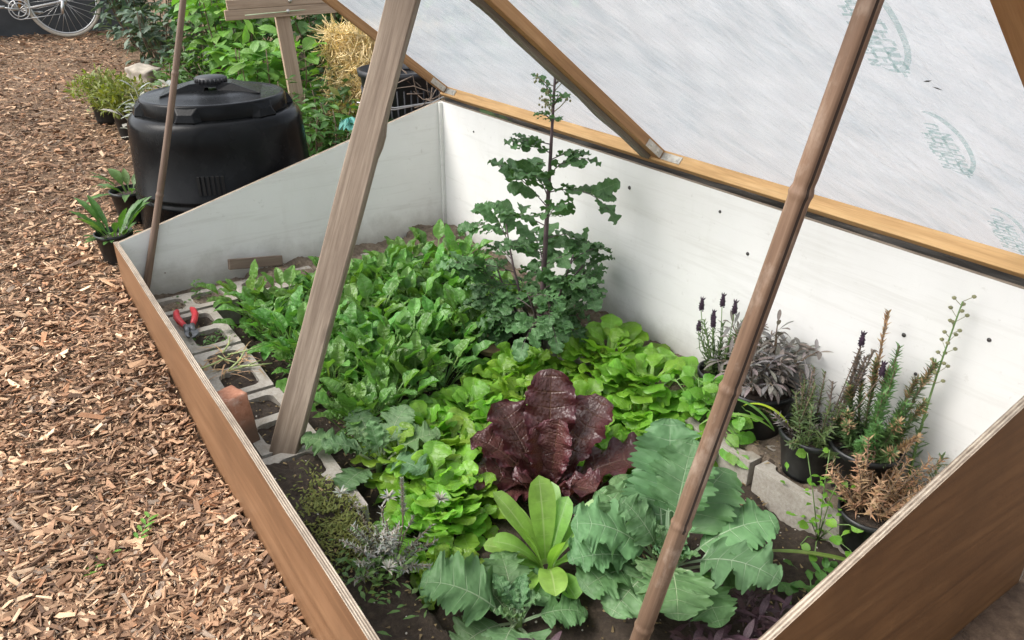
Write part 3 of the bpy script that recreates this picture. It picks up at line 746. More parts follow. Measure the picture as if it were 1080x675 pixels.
flat_poly([(.01, .012), (.03, .024), (.055, .026), (.078, .012), (.085, -.002), (.06, .004), (.03, .000)], .005, .004).build('blade', M['bladesteel'], sec, (0, 0, 0), .001)
flat_poly([(.01, -.010), (.04, -.020), (.065, -.016), (.075, -.006), (.05, -.008), (.03, -.002)], .006, .003).build('hook', M['bladesteel'], sec, (0, 0, 0), .001)

# ------------------------------------------------------------------ leaves
def ovate(a=.75, b=.8): return lambda t: np.sin(math.pi * np.clip(t, 0, 1) ** a) ** b
def spoon(a=1.8, b=.7, base=.12): return lambda t: np.maximum(np.sin(math.pi * np.clip(t, 0, 1) ** a) ** b, base * (1 - t) * (t < .99))
def leaf(mb, p0, d, n, Ln, W, prof=ovate(), lobe=0, nlobe=6, tooth=0, bend=.8, fold=.15, ruf=.1, rf=5, skew=.35, pet=.25, pw=.004, nl=9, nw=2, m=0, tint=None, bp=1.4, side=0, ph=None, rp=2.0):
    """one leaf blade with its stalk: starts at p0 along d, bends away from the face normal n"""
    d = nrm(d); n = np.asarray(n, float); n = nrm(n - d * (n @ d)); S0 = np.cross(d, n)
    ph = rng.uniform(0, 6.28) if ph is None else ph
    npet = 3 if pet > 0 else 0
    tp = np.concatenate([np.linspace(-1, 0, npet + 1)[:-1], np.linspace(0, 1, nl + 1)]) if npet else np.linspace(0, 1, nl + 1)
    s = np.where(tp < 0, (tp + 1) * pet * Ln, pet * Ln + tp * Ln)
    tot = s[-1]
    ang = bend * (s / tot) ** bp
    sd = side * (s / tot)
    ds = np.diff(s, prepend=0)
    T = np.cos(ang)[:, None] * d - np.sin(ang)[:, None] * n + np.sin(sd)[:, None] * S0
    T /= np.linalg.norm(T, axis=1)[:, None]
    am = np.concatenate([[ang[0]], (ang[1:] + ang[:-1]) / 2])
    C = np.asarray(p0, float) + np.cumsum(T * ds[:, None], 0)
    N = np.cos(ang)[:, None] * n + np.sin(ang)[:, None] * d
    S = np.cross(T, N)
    t = np.clip(tp, 0, 1)
    w = W * .5 * prof(t)
    def outline(sh, s2):
        tt = t + .018 * np.sin(9 * t + s2) * (lobe > 0)
        ww = w
        if lobe: ww = ww * (1 - lobe * (.8 + .4 * np.sin(s2 + 5 * t)) * (1 - np.abs(np.sin(math.pi * nlobe * (tt + sh))) ** .75) * np.clip(1.35 - t, 0, 1))
        if tooth: ww = ww * (1 + tooth * (np.abs(np.sin(math.pi * nlobe * 3.3 * (tt + sh) + s2)) - .6))
        ww = np.maximum(ww, pw * np.clip(1 - t * 1.02, .08, 1)); ww[tp < 0] = pw
        return ww
    sg = .22 / nlobe if lobe else 0
    wl, wr_ = outline(-sg, ph), outline(sg, ph * 1.7 + 1)
    u = np.linspace(-1, 1, 2 * nw + 1)
    w0 = np.maximum(w, pw * np.clip(1 - t * 1.02, .08, 1)) * (1 - lobe * .3); w0[tp < 0] = pw
    wo = np.where(u[None, :] < 0, wl[:, None], wr_[:, None])
    w = w0[:, None] + (wo - w0[:, None]) * np.abs(u)[None, :] ** (2.6 if lobe < .35 else 1.1)      # lobes and teeth bite the margin, the blade inside stays smooth
    fo = np.where(tp < 0, 0, fold); rr = np.where(tp < 0, 0, ruf)
    au = np.abs(u)[None, :]
    P = C[:, None, :] + S[:, None, :] * (u[None, :] * w * np.cos(fo)[:, None])[..., None]
    hgt = au * w0[:, None] * np.sin(fo)[:, None] + rr[:, None] * W * .5 * (au ** rp * np.sin(rf * 2 * math.pi * t[:, None] + ph + u[None, :] * 2.2) + .35 * au * np.sin(rf * 1.1 * math.pi * t[:, None] + 2 * ph - u[None, :] * 1.7)) * np.minimum(1, w0[:, None] / (W * .25 + 1e-9))
    P = P + N[:, None, :] * hgt[..., None]
    sk = np.where(tp < 0, 0, skew * np.minimum(1, (1 - t) * 2.2))
    P = P + T[:, None, :] * (sk[:, None] * au * w0[:, None])[..., None]
    uv = np.stack(np.broadcast_arrays(u[None, :] * .5 + .5, t[:, None]), -1)
    if tint is None: tint = (1, 1, 1) * np.array(rng.uniform(.82, 1.18)) * np.array([rng.uniform(.9, 1.15), 1, rng.uniform(.9, 1.1)])
    mb.grid(P, uv, np.asarray(tint), m)
    return C[-1]
def dirv(az, el): return V(math.cos(az) * math.cos(el), math.sin(az) * math.cos(el), math.sin(el))
UP = V(0, 0, 1)

# ------------------------------------------------------------------ compost bin behind the far end board
BX, BY = -4.19, 1.04; BZ = float(gz(BX)) - .01
binr = thing('compost_bin', 'big round black plastic compost bin with a knobbed lid behind the far end board', 'compost bin', (BX, BY, BZ))
mb = MB()
mb.lathe([(.445, 0), (.455, .012), (.447, .03), (.442, .19), (.449, .197), (.449, .207), (.440, .214), (.438, .225), (.445, .232), (.445, .242), (.437, .25), (.424, .48), (.420, .54), (.408, .568), (.385, .584), (.352, .590), (.346, .57)], 72)
mb.build('body', M['bin'], binr); binr.scale = (1, 1, 1.05)
mb = MB()
mb.lathe([(.349, .578), (.356, .588), (.350, .645), (.344, .654), (.328, .657), (.318, .652), (.20, .672), (.12, .676), (.0, .677)], 72)
for k in range(6):        # raised gussets round the rim
    a = k * math.pi / 3 + .42; mt = Matrix.Rotation(a, 4, 'Z')
    pts = [(.345, -.072, .585), (.345, .072, .585), (.385, .050, .586), (.385, -.050, .586), (.340, -.058, .652), (.340, .058, .652), (.372, .034, .620), (.372, -.034, .620)]
    v = [tuple(mt @ Vector(p)) for p in pts]
    mb.add(v, [(0, 3, 2, 1), (4, 5, 6, 7), (3, 7, 6, 2), (0, 4, 7, 3), (1, 2, 6, 5)], smooth=False)
for a in (0, math.pi):    # bridge on the lid
    mt = Matrix.Rotation(a + 1.2, 4, 'Z')
    v = [tuple(mt @ Vector(p)) for p in [(.03, -.075, .676), (.03, .075, .676), (.235, .13, .666), (.235, -.13, .666), (.02, -.05, .712), (.02, .05, .712), (.10, .06, .706), (.10, -.06, .706)]]
    mb.add(v, [(4, 5, 6, 7), (3, 7, 6, 2), (0, 4, 7, 3), (1, 2, 6, 5)], smooth=False)
lidb = mb.build('bin_lid', M['bin'], binr, (0, 0, 0), .004)
mb = MB(); k = 40
for i in range(k):
    pass
mb.lathe([(.070, .690), (.070, .702), (.074, .706), (.074, .724), (.068, .731), (.0, .733)], 24)
for i in range(24):
    a = i * 2 * math.pi / 24; mb.tube([(.074 * math.cos(a), .074 * math.sin(a), .706), (.074 * math.cos(a), .074 * math.sin(a), .726)], .005, 5)
mb.build('knob', M['darkplastic'], lidb)
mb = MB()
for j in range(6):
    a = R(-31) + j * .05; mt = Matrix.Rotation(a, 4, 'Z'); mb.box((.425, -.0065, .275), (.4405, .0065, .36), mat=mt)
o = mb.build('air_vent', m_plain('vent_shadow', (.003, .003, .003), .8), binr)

# ------------------------------------------------------------------ potted plants
def pot(root, r, h, mat='blackpot', taper=.78, soil='soil', z=0):
    mb = MB(); mb.lathe([(r * taper * .1, z + .002), (r * taper, z), (r * taper * 1.02, z + h * .1), (r * .97, z + h - .022), (r * 1.04, z + h - .020), (r * 1.05, z + h), (r * .98, z + h), (r * .95, z + h - .03)], 28)
    mb.build('pot', M[mat], root)
    mb = MB(); mb.lathe([(r * .96, z + h - .03), (r * .5, z + h - .022), (0, z + h - .026)], 20); mb.build('potting_soil', M[soil], root)

def hump(mb, R0, H, n, leafL, leafW, kind=ovate(), bend=.6, z0=0, m=0, lobe=0, nl=4, nw=1, up=.5, pet=.2, squash=1):
    """leaves spread over and through a dome"""
    for i in range(n):
        az = rng.uniform(0, 6.283); q = rng.random() ** .45; el = math.asin(rng.uniform(.0, 1))
        p = V(R0 * q * math.cos(az) * math.cos(el), R0 * q * math.sin(az) * math.cos(el), z0 + H * q * math.sin(el))
        o_ = nrm(p - V(0, 0, z0 - .1)); dd = nrm(o_ * rng.uniform(.2, 1) + V(*rng.normal(0, .6, 3)) + UP * (up - .5))
        k = rng.uniform(.65, 1.25)
        leaf(mb, p, dd, o_ * .5 + UP * .9 + V(*rng.normal(0, .35, 3)), leafL * k, leafW * k, kind, lobe=lobe, bend=bend * rng.uniform(.4, 1.3), nl=nl, nw=nw, m=m, pet=pet, pw=.0015, ruf=.06)

def shrub(name, label, cat, loc, R0, H, n, lL, lW, mat, group=None, stems=9, lobe=0, stemmat='woody', bend=.7, prof=None, spread=1., nl=6):
    root = thing(name, label, cat, loc, 0, group)
    mb = MB(); ms = MB()
    tips = []
    for s in range(stems):
        az = rng.uniform(0, 6.283); r = R0 * rng.uniform(.1, .75); hh = H * rng.uniform(.65, 1.0)
        b0 = V(math.cos(az), math.sin(az), 0) * r * .45; top = V(math.cos(az), math.sin(az), 0) * r * spread + V(*rng.normal(0, .04, 2), hh)
        pts = [b0 + (top - b0) * t + V(math.cos(az), math.sin(az), 0) * .06 * math.sin(math.pi * t) for t in np.linspace(0, 1, 6)]
        ms.tube(pts, np.linspace(.008, .003, 6), 5); tips.append(pts)
    for i in range(n):
        pts = tips[rng.integers(len(tips))]; t = rng.random() ** .7 * 4.99; k = int(t); p = pts[k] + (pts[k + 1] - pts[k]) * (t - k)
        az = rng.uniform(0, 6.283); el = rng.normal(.15, .35)
        q = p + dirv(az, el) * rng.uniform(.0, .16) * (R0 / .4)
        kk = rng.uniform(.6, 1.2)
        leaf(mb, q, dirv(az, el), UP + V(*rng.normal(0, .35, 3)), lL * kk, lW * kk, prof or ovate(.7, .85), lobe=lobe, bend=bend * rng.uniform(.4, 1.5), nl=nl, nw=2 if lW > .02 else 1, pet=.3, pw=.002, fold=.2, ruf=.08, skew=.4)
    mb.build('foliage', mat, root); ms.build('stems', L[stemmat], root)
    return root

def potted(name, label, loc, r, h, tilt=0, group=None):
    root = thing(name, label, 'potted plant', loc, rng.uniform(0, 6), group); pot(root, r, h); return root
# row of pots along the path
p1 = potted('potted_plant', 'bushy olive green plant in a black pot at the path edge beyond the compost bin', (-6.02, .92, float(gz(-6.0))), .115, .21)
mb = MB(); hump(mb, .24, .19, 900, .05, .017, ovate(.8, .8), z0=.20); mb.build('foliage', L['olive'], p1)
p2 = potted('potted_plant', 'second olive green plant in a black pot just past the first, near the rock', (-6.50, .84, float(gz(-6.5))), .10, .20)
mb = MB(); hump(mb, .22, .17, 700, .05, .017, ovate(.8, .8), z0=.19); mb.build('foliage', L['olive'], p2)
p3 = potted('potted_plant', 'broad leaved shoots in a small black pot outside the far front corner', (-3.97, .425, float(gz(-3.97)) - .005), .082, .15)
mb = MB()
for i in range(15):
    az = i * 2.4 + rng.normal(0, .3); r0 = rng.uniform(.01, .05); el = rng.uniform(.75, 1.35)
    leaf(mb, V(r0 * math.cos(az), r0 * math.sin(az), .12), dirv(az, el), UP * .3 + dirv(az + 3.14, .4), rng.uniform(.10, .19), rng.uniform(.028, .045), ovate(.9, .8), bend=rng.uniform(.2, .9), fold=.3, pet=.35, pw=.003, nl=10)
for i in range(26):
    az = rng.uniform(0, 6.28); leaf(mb, V(.05 * math.cos(az), .05 * math.sin(az), .12), dirv(az, rng.uniform(.3, 1.2)), UP, .06, .022, ovate(), bend=.6, pet=.5, pw=.0015, nl=5, nw=1)
mb.build('foliage', L['weed'], p3)
p4 = potted('potted_plant', 'leafy plant in a black pot wedged between the path and the compost bin', (-4.47, .60, float(gz(-4.47)) - .005), .095, .17)
mb = MB()
for i in range(16):
    az = i * 2.4; leaf(mb, V(.03 * math.cos(az), .03 * math.sin(az), .14), dirv(az, rng.uniform(.4, 1.2)), UP, rng.uniform(.10, .17), rng.uniform(.035, .06), ovate(.7, .9), bend=rng.uniform(.5, 1.1), pet=.4, pw=.003, nl=9)
mb.build('foliage', L['weed'], p4)
# silver leaved plants beside them
def silver(loc, label, R0, H, n, mat, lL, lW):
    root = thing('silver_plant', label, 'plant', loc); mb = MB(); ms = MB()
    for s in range(n):
        az = rng.uniform(0, 6.28); top = V(math.cos(az) * R0 * rng.uniform(.2, 1), math.sin(az) * R0 * rng.uniform(.2, 1), H * rng.uniform(.6, 1))
        pts = [top * t + V(0, 0, .03 * math.sin(3 * t)) for t in np.linspace(0, 1, 6)]; ms.tube(pts, np.linspace(.004, .002, 6), 5)
        for j in range(22):
            t = rng.uniform(.2, 1); a2 = rng.uniform(0, 6.28)
            leaf(mb, top * t, dirv(a2, rng.uniform(.1, .9)), UP, lL * rng.uniform(.6, 1.2), lW * rng.uniform(.7, 1.2), ovate(.9, .8), lobe=.3, nlobe=4, bend=.6, pet=.1, pw=.002, nl=8, nw=1)
    mb.build('foliage', mat, root); ms.build('stems', mat, root); return root
silver((-5.40, .95, float(gz(-5.40))), 'silvery grey leaved plant between the olive pot and the compost bin', .24, .50, 15, L['silver'], .11, .034)
shrub('blue_shrub', 'blue green shrub at the end of the path beside the bicycle wheel', 'shrub', (-9.35, 1.75, float(gz(-9.35))), .50, .95, 620, .13, .055, L['blue'], stems=14, lobe=.25)
shrub('blue_shrub', 'low blue grey bush behind the rock at the path edge', 'shrub', (-8.35, 1.68, float(gz(-8.35))), .38, .55, 380, .12, .05, L['blue'], stems=12, lobe=.25)
o = chunk(.24, .18, .17, 5, 7, .006).build('rock', M['stone']); o.location = (-7.75, 1.36, float(gz(-7.7)) - .05); o.rotation_euler = (.1, .15, .6)
tag(o, 'pale grey rock at the path edge between the bushes', 'rock')
# raspberry canes
G = 'raspberry bushes beyond the compost bin'
rasp = [(-8.6, 2.55, .62, 1.25, 'raspberry bush at the path end, nearest the blue green shrub'), (-7.5, 2.05, .55, 1.0, 'raspberry bush just behind the rock'), (-6.7, 1.95, .50, 1.0, 'raspberry bush behind the silvery plant and the compost bin'),
        (-6.35, 2.75, .6, 1.2, 'raspberry bush behind the wooden cross post'), (-7.45, 3.05, .62, 1.25, 'raspberry bush rising above the compost bin lid'), (-5.75, 1.85, .42, .62, 'low raspberry bush between the bin and the wooden post'),
        (-6.6, 3.75, .6, 1.2, 'raspberry bush between the post and the lid rail'), (-8.4, 3.9, .7, 1.5, 'tall raspberry bush far behind the wooden crossbar'), (-10.2, 3.3, .8, 1.7, 'tall raspberry bush farthest back at the top edge'), (-7.0, 4.9, .75, 1.4, 'raspberry bush partly under the lid plastic')]
for x, y, r0, h, lab in rasp:
    shrub('raspberry_bush', lab, 'shrub', (x, y, float(gz(x))), r0, h, int(850 * r0), .135, .088, L['rasp'] if rng.random() < .75 else L['raspd'], G, stems=16, spread=1.15)
# low herbs below the post
for x, y, r0, h, mt, lab in ((-5.15, 1.78, .30, .50, 'weed', 'leafy green weeds at the foot of the wooden post'), (-4.75, 1.78, .26, .42, 'weed', 'green weeds right of the compost bin above the white board'), (-4.85, 2.15, .26, .40, 'olive', 'yellow green herbs in front of the straw bale'), (-5.35, 2.25, .3, .5, 'raspd', 'dark green leafy clump left of the straw bale'),
                             (-6.75, 1.50, .26, .34, 'weed', 'low green weeds between the grey rock and the compost bin lid'), (-7.15, 1.72, .28, .40, 'raspd', 'dark green undergrowth right of the grey rock'), (-5.9, 1.45, .25, .36, 'weed', 'green undergrowth just behind the left side of the compost bin lid'),
                             (-4.45, 2.02, .2, .32, 'raspd', 'dark green clump behind the far white board near the prop')):
    shrub('herb_clump', lab, 'plant', (x, y, float(gz(x))), r0, h, 330, .085, .034, L[mt], None, stems=12, lobe=.2)

# wooden cross post
P0 = V(-5.17, 1.835, float(gz(-5.17)) - .02)
post = thing('cross_post', 'wooden cross shaped post holding a string behind the compost bin', 'post', tuple(P0)); ang = R(2)
mb = MB(); mb.box((-.02, -.045, 0), (.02, .045, 1.15)); o = mb.build('post', M['post'], post, (0, 0, 0), .003); o.rotation_euler = (R(3.5), 0, R(-6))
for z0, z1, x0, yo in ((.885, .945, .0215, -.02), (.946, 1.0, .0225, .0)):
    mb = MB(); mb.box((x0, -.36 + yo, z0), (x0 + .022, .33 + yo, z1)); o = mb.build('crossbar', M['postx'], post, (0, 0, 0), .003); o.rotation_euler = (R(1.5), 0, R(-6))
for y, z in ((-.03, .915), (-.01, .975)):
    mb = MB(); disc(mb, (.045, y, z), (1, 0, 0), .014, .01); mb.build('bolt', M['steel'], post)
mb = MB(); mb.tube([(.05, -.30, .905), (.05, -.1, .912), (.05, .12, .92), (.05, .28, .93)], .003, 5); mb.build('string', M['rope'], post)

# straw bale
SB = (-5.30, 2.50, float(gz(-5.3)) - .02)
bale = thing('straw_bale', 'yellow straw bale standing among the greenery behind the timber prop', 'straw bale', SB, R(20))
chunk(.45, .62, .74, 9, 8, .01).build('bale', M['straw_core'], bale)
mb = MB()
for i in range(4600):
    f = rng.integers(3); a, b = rng.uniform(-1, 1, 2)
    if f == 0: p = V(a * .23, b * .31, .735); dd = nrm(V(rng.normal(), rng.normal(), rng.uniform(.05, .5)))
    elif f == 1: p = V(.225, a * .31, (b + 1) * .37); dd = nrm(V(rng.uniform(.1, .5), rng.normal(0, .5), rng.normal(0, 1)))
    else: p = V(a * .22, -.31, (b + 1) * .37); dd = nrm(V(rng.normal(0, .5), -rng.uniform(.1, .5), rng.normal(0, 1)))
    leaf(mb, p, dd, V(*rng.normal(0, 1, 3)), rng.uniform(.06, .15), .006, lambda t: np.ones_like(t), bend=rng.uniform(0, .6), nl=3, nw=1, pet=0, skew=0, tint=np.ones(3) * rng.uniform(.55, 1.15))
mb.build('straw', L['straw'], bale)
# black ridged crate with wires
CR = (-4.62, 2.30, float(gz(-4.6)) - .01)
crate = thing('ribbed_bin', 'black ribbed plastic bin behind the far corner, right of the timber prop', 'bin', CR, R(8))
mb = MB(); mb.lathe([(.19, 0), (.20, .02), (.245, .58), (.262, .585), (.265, .62), (.25, .622), (.235, .58)], 40)
for i in range(36):
    a = i * 2 * math.pi / 36; mb.tube([(.203 * math.cos(a), .203 * math.sin(a), .06), (.243 * math.cos(a), .243 * math.sin(a), .52)], .006, 5)
mb.build('bin_body', M['darkplastic'], crate)
for k, z in enumerate((.50, .47)):
    mb = MB(); mb.tube([V(-4.15 - .02 * k, 1.80, .62 + .02 * k), V(-4.12, 2.0, .585 + .01 * k), V(-4.12, 2.25, .60), V(-4.3, 2.6, .64)], .004, 6); o = mb.build('fence_wire', M['wire'])
    tag(o, ['upper slack galvanised wire crossing the black ribbed bin', 'lower slack galvanised wire crossing the black ribbed bin'][k], 'wire')
# dry brush pile in the far corner
br = thing('brush_pile', 'tangle of dry brown twigs behind the far back corner', 'twigs', (-4.1, 2.42, float(gz(-4.1)))); mb = MB()
for i in range(240):
    p = V(*rng.normal(0, .16, 2), rng.uniform(.0, .72)); a = rng.uniform(0, 6.28); dd = dirv(a, rng.normal(.2, .5)); ln_ = rng.uniform(.1, .3)
    mb.tube([p, p + dd * ln_ * .5 + V(0, 0, rng.normal(0, .02)), p + dd * ln_], [.004, .003, .0015], 4)
mb.build('twigs', M['plank'], br); br.children[0]['kind'] = 'stuff'
# teal netting
mb = MB(); th = np.linspace(0, 2 * math.pi, 28); phs = np.linspace(.05, math.pi / 2, 12)
P = np.array([[(.06 * math.sin(f) * math.cos(a) * (1 + .2 * math.sin(5 * a + f * 6)), .06 * math.sin(f) * math.sin(a) * (1 + .2 * math.cos(7 * a + f * 4)), .30 + .06 * math.cos(f) + .02 * math.sin(9 * a + 5 * f)) for f in phs] for a in th])
mb.grid(P, np.zeros((28, 12, 2))); o = mb.build('teal_netting', M['teal']); o.location = (-4.62, 1.93, float(gz(-4.6)) - .02)
mb2 = None
tag(o, 'small crumpled teal garden netting beside the timber prop behind the end board', 'netting')

# ------------------------------------------------------------------ grey wall and bicycle
mb = MB(); 
mb.box((-10.78, -6, .2), (-10.50, 2.0, 1.35)); o = mb.build('grey_wall', M['wallgrey'], None, (0, 0, 0), .01); tag(o, 'low dark grey wall behind the white bicycle at the end of the path', 'wall')
bk = thing('bicycle', 'white road bicycle leaning against the grey wall at the end of the path', 'bicycle', (-10.16, 1.13, float(gz(-10.16)) + .0), R(-95))
# local: x forward along the bicycle (towards -y in the world), z up; rear contact at the origin
bk.rotation_euler = (0, 0, 0)
fw = nrm(V(-.10, -1, 0)); sdv = V(-1, .10, 0)
lean = nrm(UP + sdv * .10)
def B(x, z, y=0): return tuple(fw * x + lean * z + np.cross(lean, fw) * -y)
def wheel(cx, r=.345):
    ty = MB(); n = 56
    pts = [B(cx + r * math.cos(a), .36 + r * math.sin(a)) for a in np.linspace(0, 2 * math.pi, n + 1)]
    ty.tube(pts, .017, 8, cap=False); tyre = ty.build('tyre', M['rubber'], None)
    rim = MB(); rim.tube([B(cx + (r - .024) * math.cos(a), .36 + (r - .024) * math.sin(a)) for a in np.linspace(0, 2 * math.pi, n + 1)], .010, 8, cap=False)
    rim.tube([B(cx, .36, -.05), B(cx, .36, .05)], .018, 10)
    wh = rim.build('wheel', M['alloy'], bk)
    tyre.parent = wh
    sp = MB()
    for i in range(28):
        a = i * 2 * math.pi / 28; off = .35 * (1 if i % 4 < 2 else -1); y = .028 * (1 if i % 2 else -1)
        sp.tube([B(cx + .02 * math.cos(a + off * 4), .36 + .02 * math.sin(a + off * 4), y), B(cx + (r - .03) * math.cos(a), .36 + (r - .03) * math.sin(a))], .0022, 4)
    s_ = sp.build('spokes', M['alloy'], wh)
wheel(0); wheel(1.0)
fr = MB()
bb, seat, hd, hd2, ra, fa_ = (.42, .29), (.27, .80), (.86, .84), (.90, .70), (0, .36), (1.0, .36)
for a, b, r in ((bb, hd2, .016), (seat, hd, .014), (hd, hd2, .017)):
    fr.tube([B(*a), B(*b)], r, 10)
for y in (-.04, .04):
    fr.tube([B(bb[0], bb[1], y * .6), B(ra[0], ra[1], y * 1.4)], .010, 8); fr.tube([B(seat[0], seat[1] - .03, y * .4), B(ra[0], ra[1], y * 1.4)], .008, 8)
    fr.tube([B(hd2[0], hd2[1], y), B(.95, .5, y * 1.2), B(fa_[0], fa_[1], y * 1.3)], .010, 8)
fr.build('frame', M['bikepaint'], bk)
fr = MB(); fr.tube([B(*bb), B(*seat)], .015, 10); fr.build('seat_tube', M['gold'], bk)
fr = MB(); fr.tube([B(.27, .80), B(.24, .95)], .012, 8); fr.tube([B(.12, .97), B(.22, .965), B(.40, .955)], [.06, .045, .018], 10); fr.build('saddle', M['darkplastic'], bk)
fr = MB(); fr.tube([B(.86, .84), B(.845, .93)], .012, 8); fr.tube([B(.845, .93), B(.94, .935)], .012, 8)
for y in (-1, 1): fr.tube([B(.94, .935), B(.94, .935, .2 * y), B(1.04, .92, .21 * y), B(1.07, .86, .21 * y), B(1.0, .80, .21 * y), B(.92, .80, .21 * y)], .012, 8)
fr.build('handlebar', M['darkplastic'], bk)
cr = MB(); cr.tube([B(bb[0] + .095 * math.cos(a), bb[1] + .095 * math.sin(a), -.05) for a in np.linspace(0, 6.2832, 33)], .006, 6, cap=False)
cr.tube([B(bb[0] + .065 * math.cos(a), bb[1] + .065 * math.sin(a), -.055) for a in np.linspace(0, 6.2832, 33)], .006, 6, cap=False)
for i in range(5): cr.tube([B(bb[0], bb[1], -.055), B(bb[0] + .09 * math.cos(i * 1.257), bb[1] + .09 * math.sin(i * 1.257), -.05)], .007, 5)
cr.tube([B(bb[0], bb[1], -.07), B(bb[0] + .165, bb[1] + .03, -.075)], .010, 6); cr.tube([B(bb[0], bb[1], .07), B(bb[0] - .165, bb[1] - .03, .075)], .010, 6)
crk = cr.build('crank', M['alloy'], bk)
for s, y in ((1, -.075), (-1, .075)):
    pd = MB(); c_ = V(*B(bb[0] + s * .165, bb[1] + s * .03, y * 1.6)); pd.tube([c_ - fw * .045, c_ + fw * .045], .016, 6); pd.build('pedal', M['alloy'], crk)
dr = MB(); dr.tube([B(0, .36, -.06), B(.015, .30, -.06), B(.03, .235, -.06)], [.016, .02, .014], 8); dr.tube([B(.03, .235, -.06), B(.42, .195, -.05)], .005, 5); dr.tube([B(0, .40, -.055), B(.42, .385, -.05)], .005, 5)
dr.tube([B(0, .36, -.04), B(0, .36, -.065)], [.045, .03], 16); dr.build('derailleur', M['alloy'], bk)

# ------------------------------------------------------------------ vegetables in the bed
def sz(x, y): return float(soil_h(np.array(x), np.array(y)))
def spinach_proto(label):
    root = thing('spinach_plant', label, 'spinach', (0, 0, 0), 0, 'spinach plants filling the far half of the bed')
    mb = MB(); ms = MB(); nn = rng.integers(19, 26); H = rng.uniform(.85, 1.15)
    for i in range(nn):
        az = i * 2.4 + rng.normal(0, .3); q = i / nn; el = 1.48 - .62 * (1 - q) ** .8 + rng.normal(0, .14)
        p = V(.012 * math.cos(az), .012 * math.sin(az), .01 + .05 * q * H)
        Lb = rng.uniform(.068, .108) * (1 - .2 * q)
        leaf(mb, p, dirv(az, el), UP * .25 + dirv(az + math.pi, .3), Lb, Lb * rng.uniform(.54, .74), ovate(.64, .7), bend=rng.uniform(.25, 1.45), fold=rng.uniform(.05, .6), ruf=.14, rf=1.8, skew=.15, pet=rng.uniform(.9, 1.8) * H, pw=.0032, nl=10, nw=3, bp=2.2)
    for i in range(10):      # small inner and fallen leaves
        az = rng.uniform(0, 6.28)
        leaf(mb, V(*rng.normal(0, .03, 2), rng.uniform(.02, .10)), dirv(az, rng.uniform(-.1, .9)), UP, .05, .026, ovate(.7, .8), bend=.7, pet=.6, pw=.002, nl=6, nw=2)
    mb.build('foliage', L['spinach'], root)
    return root
protos = [spinach_proto('') for _ in range(6)]
SP = 'glossy dark green spinach plant crowded among the others in the middle of the spinach patch'
sp_spots = []
for yi, y in enumerate(np.arange(.86, 1.80, .125)):
    for xi, x in enumerate(np.arange(-3.32, -1.98, .13)):
        px = x + rng.normal(0, .028) + (.065 if yi % 2 else 0); py = y + rng.normal(0, .025)
        # the patch thins out towards the kale at the back and the lettuces in front
        if px > -2.12 - .40 * max(0, (py - 1.05) / .6): continue
        if (px + 2.30) ** 2 + (py - 1.70) ** 2 < .13 ** 2: continue
        if (px + 2.16) ** 2 + (py - .60) ** 2 < .17 ** 2: continue
        sp_spots.append((px, py))
xs_ = np.array(sp_spots)
used = {}
special = {}
def pick(f, lab):
    order = np.argsort([f(p) for p in sp_spots])
    for i in order:
        if i not in special: special[i] = lab; return
pick(lambda p: math.hypot(p[0] + 3.3, p[1] - .85), 'spinach plant in the far front corner of the patch, beside the loose plank')
pick(lambda p: math.hypot(p[0] + 3.3, p[1] - 1.7), 'spinach plant nearest the far corner under the white batten')
pick(lambda p: math.hypot(p[0] + 2.3, p[1] - .83), 'spinach plant just right of the foot of the timber prop')
pick(lambda p: math.hypot(p[0] + 2.7, p[1] - .82), 'spinach plant next to the concrete block opposite the broken brick')
pick(lambda p: math.hypot(p[0] + 2.15, p[1] - 1.1), 'nearest spinach plant, touching the lime lettuce')
for i, (x, y) in enumerate(sp_spots):
    pr = protos[i % 6]
    o = pr if i < 6 else copy_tree(pr)
    s_ = rng.uniform(.9, 1.2)
    o.location = (x, y, sz(x, y) - .004); o.rotation_euler = (0, 0, rng.uniform(0, 6.28)); o.scale = (s_, s_, s_ * rng.uniform(.92, 1.15))
    edge = (y < .9) or (x < -3.2)
    o['label'] = special.get(i, 'spinach plant in the outer row beside the concrete blocks' if edge else SP)

def lettuce_proto():
    root = thing('lettuce', '', 'lettuce', (0, 0, 0), 0, 'lime green oak leaf lettuces')
    mb = MB(); nn = 62
    for i in range(nn):
        az = i * 2.4 + rng.normal(0, .3); q = (i + .5) / nn; r = .075 * (1 - q) ** .6
        el = .25 + 1.0 * q + rng.normal(0, .2)
        p = V(r * math.cos(az), r * math.sin(az), .010 + .055 * q + rng.uniform(0, .02))
        Lb = rng.uniform(.055, .088) * (1 - .25 * q)
        leaf(mb, p, dirv(az + rng.normal(0, .35), el), UP * .7 + dirv(az + math.pi, .5), Lb, Lb * rng.uniform(.85, 1.1), spoon(1.25, .45, .15), lobe=.34, nlobe=2.3, bend=rng.uniform(.4, 1.3), fold=rng.uniform(-.25, .2), ruf=.16, rf=1.4, skew=.25, pet=.45, pw=.004, nl=14, nw=4)
    mb.build('foliage', L['lettuce'], root); return root
lp = [lettuce_proto() for _ in range(4)]
